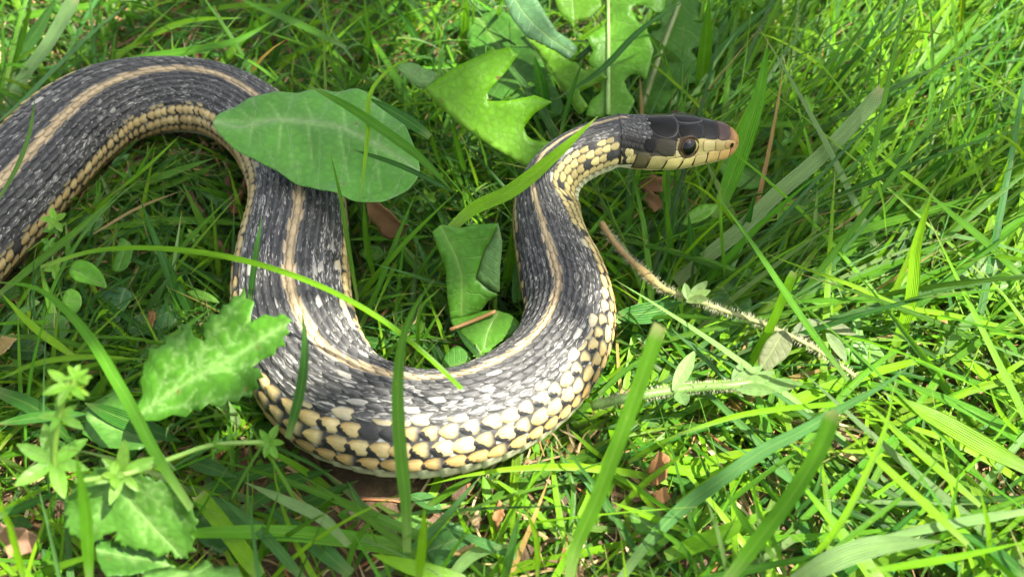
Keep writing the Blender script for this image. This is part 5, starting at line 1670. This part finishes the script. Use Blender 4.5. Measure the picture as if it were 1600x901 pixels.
def clear(P):
    """Keep blades that neither run through the snake nor hide it or the broad leaves."""
    n, s, _ = P.shape
    ok = np.ones(n, bool)
    Q = P.reshape(-1, 3)
    X, Y, D = proj(Q)
    hit = np.zeros(len(Q), bool)
    for k in range(0, len(sk_c)):
        d2 = ((Q - sk_c[k]) ** 2).sum(1)
        hit |= d2 < (sk_r[k] * 1.10) ** 2
        dx = X - sk_x[k]; dy = Y - sk_y[k]
        hit |= (dx * dx + dy * dy < (sk_w[k] * 0.97) ** 2) & (D < sk_d[k] - .2) & (D > 1)
    ok &= ~hit.reshape(n, s).any(1)
    for poly, dep in LEAF_POLY:
        ins = in_poly(X, Y, poly) & (D < dep + .3)
        bad = ins.reshape(n, s).any(1) & (rng.random(n) < .96)
        ok &= ~bad
    ok &= ~((D < 9.5).reshape(n, s).any(1))
    return ok


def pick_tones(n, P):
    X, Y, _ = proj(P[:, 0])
    sun = (X > 1000) | (Y > 620)  # sunny areas draw lighter tones, others darker: light put into blade colours
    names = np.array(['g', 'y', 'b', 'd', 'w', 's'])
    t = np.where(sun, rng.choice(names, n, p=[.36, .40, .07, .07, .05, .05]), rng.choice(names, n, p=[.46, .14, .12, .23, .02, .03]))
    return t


def blades_mesh(P, W, tones, m=3):
    n, s, _ = P.shape
    T = nrm(np.gradient(P, axis=1))
    hint = np.array([0, -.3, 1.0]) + rng.normal(0, .55, (n, 1, 3))
    N = nrm(hint - (T * hint).sum(-1, keepdims=True) * T)
    S = np.cross(T, N)
    u = np.linspace(0, 1, s)
    w = np.minimum(1, .65 + 1.5 * u) * np.clip(1 - ((u - .4) / .6).clip(0) ** 1.6, .03, 1)
    b = np.linspace(-1, 1, m)
    fold = rng.uniform(.1, .6, n)
    ww = (W[:, None] * w)[:, :, None] * .5
    V = P[:, :, None] + (ww * b * np.cos(fold)[:, None, None])[..., None] * S[:, :, None] + (ww * np.abs(b) * np.sin(fold)[:, None, None])[..., None] * N[:, :, None]
    base = np.array([TONE[t] for t in tones]) * rng.uniform(.7, 1.3, (n, 1)) * rng.uniform(.88, 1.12, (n, 3))
    C = np.repeat(base[:, None], s, 1)
    f = np.clip(u / .3, 0, 1)[None, :, None]
    C = C * f + (C * .5 + np.array([.11, .12, .045])) * (1 - f)
    e = (np.clip((u - .88) / .12, 0, 1)[None, :, None]) * (rng.random((n, 1, 1)) < .4) * .8
    C = C * (1 - e) + np.array([.38, .30, .13]) * e
    C = np.repeat(C[:, :, None], m, 2)
    ST = np.stack(np.broadcast_arrays(u[None, :, None], b[None, None, :], rng.random((n, 1, 1))), -1)
    F = (gridfaces(s, m)[None] + (np.arange(n) * s * m)[:, None, None]).reshape(-1, 4)
    return V.reshape(-1, 3), F, C.reshape(-1, 3), ST.reshape(-1, 3)


P, W = field(12500, (-24, 26), (-14, 30), 0, 60, 9)
ok = clear(P)
X, Y, _ = proj(P[:, 0])
ok &= ~((X > 430) & (X < 1120) & (Y > 690) & (rng.random(len(P)) < .4))
P, W = P[ok], W[ok]
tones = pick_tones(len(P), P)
tones[(tones == 's') & (np.linalg.norm(np.diff(P, axis=1), axis=2).sum(1) > 3.2)] = 'y'     # long blades are alive
X, Y, D = proj(P)
infr = ((X > 0) & (X < 1600) & (Y > 0) & (Y < 901)).mean(1)
high = P[:, :, 2].max(1)
size = infr * W * FPX / D.mean(1) * np.hypot(X[:, -1] - X[:, 0], Y[:, -1] - Y[:, 0]) * (0.5 + high)
order = np.argsort(-size)
n_single = max(0, 296 - N_IND)
top = order[:n_single]; rest = order[n_single:]
for i in top:
    V, F, C, ST = blades_mesh(P[i:i + 1], W[i:i + 1], tones[i:i + 1], 3)
    o = make('blade_of_grass', V, F, M_GRASS, None, C, ST)
    ch = np.linalg.norm(P[i, -1] - P[i, 0]); ln = np.linalg.norm(np.diff(P[i], axis=0), axis=1).sum()
    lab, grp = blade_label(X[i].mean(), Y[i].mean(), tones[i], W[i] * FPX / D[i].mean(), (1 - ch / ln) * .8)
    tag(o, lab, 'grass blade', grp, 'thing')
V, F, C, ST = blades_mesh(P[rest], W[rest], tones[rest], 3)
tag(make('grass', V, F, M_GRASS, None, C, ST), 'dense mass of fine green lawn grass around the snake', 'grass', None, 'stuff')
# short undergrowth that closes the gaps
P, W = field(11000, (-24, 26), (-14, 30), 0, 60, 6)
P = P[:, :1] + (P - P[:, :1]) * rng.uniform(.22, .5, (len(P), 1, 1)); W = W * .8
ok = clear(P)
X, Y, _ = proj(P[:, 0])
ok &= ~((X > 560) & (Y > 600) & (rng.random(len(P)) < .6))      # mown and thin there: the litter shows
P, W = P[ok], W[ok]
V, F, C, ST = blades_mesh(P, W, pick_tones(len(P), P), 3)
tag(make('short_grass', V, F, M_GRASS, None, C, ST), 'short young grass shoots growing low between the long blades', 'grass', None, 'stuff')
P, W = field(12000, (-13, 6), (-7, 9), 0, 60, 6)
P = P[:, :1] + (P - P[:, :1]) * rng.uniform(.28, .62, (len(P), 1, 1)); W = W * .9
ok = clear(P) & (proj(P[:, 0])[1] < 690); P, W = P[ok], W[ok]
V, F, C, ST = blades_mesh(P, W, pick_tones(len(P), P), 3)
tag(make('coil_grass', V, F, M_GRASS, None, C, ST), 'low grass filling the hollows between the coils of the snake', 'grass', None, 'stuff')
# the lawn goes on all round
P, W = field(26000, (-85, 85), (-85, 85), 0, 85, 6)
X, Y, D = proj(P[:, 0])
out = ~((P[:, 0, 0] > -24) & (P[:, 0, 0] < 26) & (P[:, 0, 1] > -14) & (P[:, 0, 1] < 30)) & (np.linalg.norm(P - CAM, axis=2).min(1) > 12)
P, W = P[out], W[out] * 1.3
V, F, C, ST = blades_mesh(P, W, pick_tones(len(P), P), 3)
tag(make('lawn_grass', V, F, M_GRASS, None, C, ST), 'green lawn grass stretching away around the spot', 'grass', None, 'stuff')


# ------------------------------------------------------------------ dead thatch and moss leaves on the soil
def thatch(n, seed):
    x = rng.uniform(-24, 26, n); y = rng.uniform(-14, 30, n)
    az = rng.uniform(0, 6.283, n); L = rng.uniform(.5, 3.2, n)
    u = np.linspace(-.5, .5, 5)
    bend = rng.normal(0, .25, n)
    a = az[:, None] + bend[:, None] * u * 2
    P = np.stack([x[:, None] + np.cos(a) * u * L[:, None], y[:, None] + np.sin(a) * u * L[:, None], np.zeros((n, 5))], -1)
    P[..., 2] = ground_z(P[..., 0], P[..., 1]).reshape(n, 5) + rng.uniform(.02, .5, (n, 1)) ** 1.4 + rng.normal(0, .12, (n, 1)) * u
    ok = clear(P); P = P[ok]; n = len(P)
    W = rng.uniform(.025, .10, n)
    V, F, C, ST = blades_mesh(P, W, ['s'] * n, 3)
    pal = np.array([(.34, .24, .11), (.22, .13, .06), (.12, .07, .035), (.40, .31, .17), (.28, .12, .05), (.17, .11, .05)])
    c = pal[rng.integers(0, len(pal), n)] * rng.uniform(.7, 1.2, (n, 1))
    C = np.repeat(c, 15, 0)
    tag(make('dry_thatch', V, F, M_DRY, None, C, ST), 'brown dead grass thatch strewn over the soil', 'dead grass', None, 'stuff')


thatch(12000, 1)


def low_leaves(n):
    Vs, Fs, Ss, Cs = [], [], [], []
    x = rng.uniform(-22, 24, n); y = rng.uniform(-13, 26, n)
    z = ground_z(x, y) + rng.uniform(.1, .6, n)
    P = np.c_[x, y, z]
    ok = clear(P[:, None].repeat(2, 1))
    k = 0
    for p in P[ok]:
        a = rng.uniform(0, 6.28); L = rng.uniform(.25, .7)
        V, F, ST = petal(p, np.array([math.cos(a), math.sin(a), rng.uniform(0, .5)]), np.array([0, -.2, 1.]) + rng.normal(0, .3, 3), L, L * rng.uniform(.35, .6), seed=rng.random())
        Vs.append(V); Fs.append(F + k * len(V)); Ss.append(ST); k += 1
        Cs.append(np.tile(jitter(random.choice([(.06, .18, .02), (.09, .24, .02), (.04, .12, .02), (.055, .15, .04)]), .2), (len(V), 1)))
    tag(make('ground_cover', np.concatenate(Vs), np.concatenate(Fs), M_SMALL, None, np.concatenate(Cs), np.concatenate(Ss)),
        'tiny round weed leaves growing low among the grass', 'ground cover', None, 'stuff')


low_leaves(700)

# ------------------------------------------------------------------ the small tree whose twigs dapple the light
SHADE = [  # picture regions lying in leaf shade: x0, y0, x1, y1, leaves
    (-200, 130, 470, 430, 56), (440, 110, 640, 450, 20), (560, 300, 680, 450, 6), (890, 190, 1230, 430, 22), (830, 170, 1010, 330, 12), (1010, 20, 1200, 180, 5),
    (370, 720, 570, 900, 10), (-100, 480, 200, 620, 6), (180, -80, 600, 60, 9)]
tree = empty('young_tree'); tag(tree, 'young tree with thin leafy twigs overhanging the lawn out of the picture', 'tree')


def build_tree():
    targets = []
    for x0, y0, x1, y1, k in SHADE:
        for _ in range(int(k * 2.6)):
            g0 = at(rng.uniform(x0, x1), rng.uniform(y0, y1), 1.2)
            h = rng.uniform(62, 105)
            targets.append(g0 + SUN / SUN[2] * h)
    T = np.array(targets)
    cen = T.mean(0)
    foot = np.array([cen[0] - 45, cen[1] + 95, 0.0])
    trunk = crom(np.array([foot + [0, 0, -3], foot + [2, -1, 50], foot + [6, -3, 110], foot + [10, -6, 170]]), 16)
    V, F, ST = tube_mesh(trunk, np.linspace(3.2, 1.2, 16), 12)
    make('trunk', V, F, M_WOOD, tree, (.12, .085, .055))
    limbs = []
    for k, off in enumerate([(-8, 6, 6), (4, -8, -8), (6, 10, 0)]):
        st0 = trunk[6 + 2 * k]
        L = crom(np.array([st0, (st0 + cen) / 2 + np.array([0, 0, 10 - 4 * k]), cen + np.array(off), cen + (cen - foot) * .25 * np.array([1, 1, 0]) + np.array(off) * 2]), 22)
        V, F, ST = tube_mesh(L, np.linspace(1.0, .2, 22), 8)
        make('limb', V, F, M_WOOD, tree, (.11, .08, .05))
        limbs.append(L)
    A = np.concatenate(limbs)
    Vs, Fs, Ss, Cs, tv, tf, k, nv = [], [], [], [], [], [], 0, 0
    for p in T:
        i = ((A - p) ** 2).sum(1).argmin()
        q = A[i]
        d = p - q
        tw = crom(np.array([q, q + d * .5 + np.array([0, 0, 1.0]), p]), 5)
        V, F, _ = tube_mesh(tw, np.linspace(.10, .05, 5), 4)
        tv.append(V); tf += [tuple(x + nv for x in f) for f in F]; nv += len(V)
        L = rng.uniform(2.2, 3.8)
        dr = nrm(d * np.array([1, 1, .2]) + rng.normal(0, 2, 3))
        V, F, ST = petal(p - dr * L * .5, dr, np.array([.2, 0, 1.]) + rng.normal(0, .2, 3), L, L * .6, seed=rng.random())
        Vs.append(V); Fs.append(F + k * len(V)); Ss.append(ST); k += 1
        Cs.append(np.tile(jitter((.05, .13, .02), .2), (len(V), 1)))
    make('twigs', np.concatenate(tv), tf, M_WOOD, tree, (.10, .075, .045))['kind'] = 'stuff'
    make('crown', np.concatenate(Vs), np.concatenate(Fs), M_SMALL, tree, np.concatenate(Cs), np.concatenate(Ss))['kind'] = 'stuff'


build_tree()
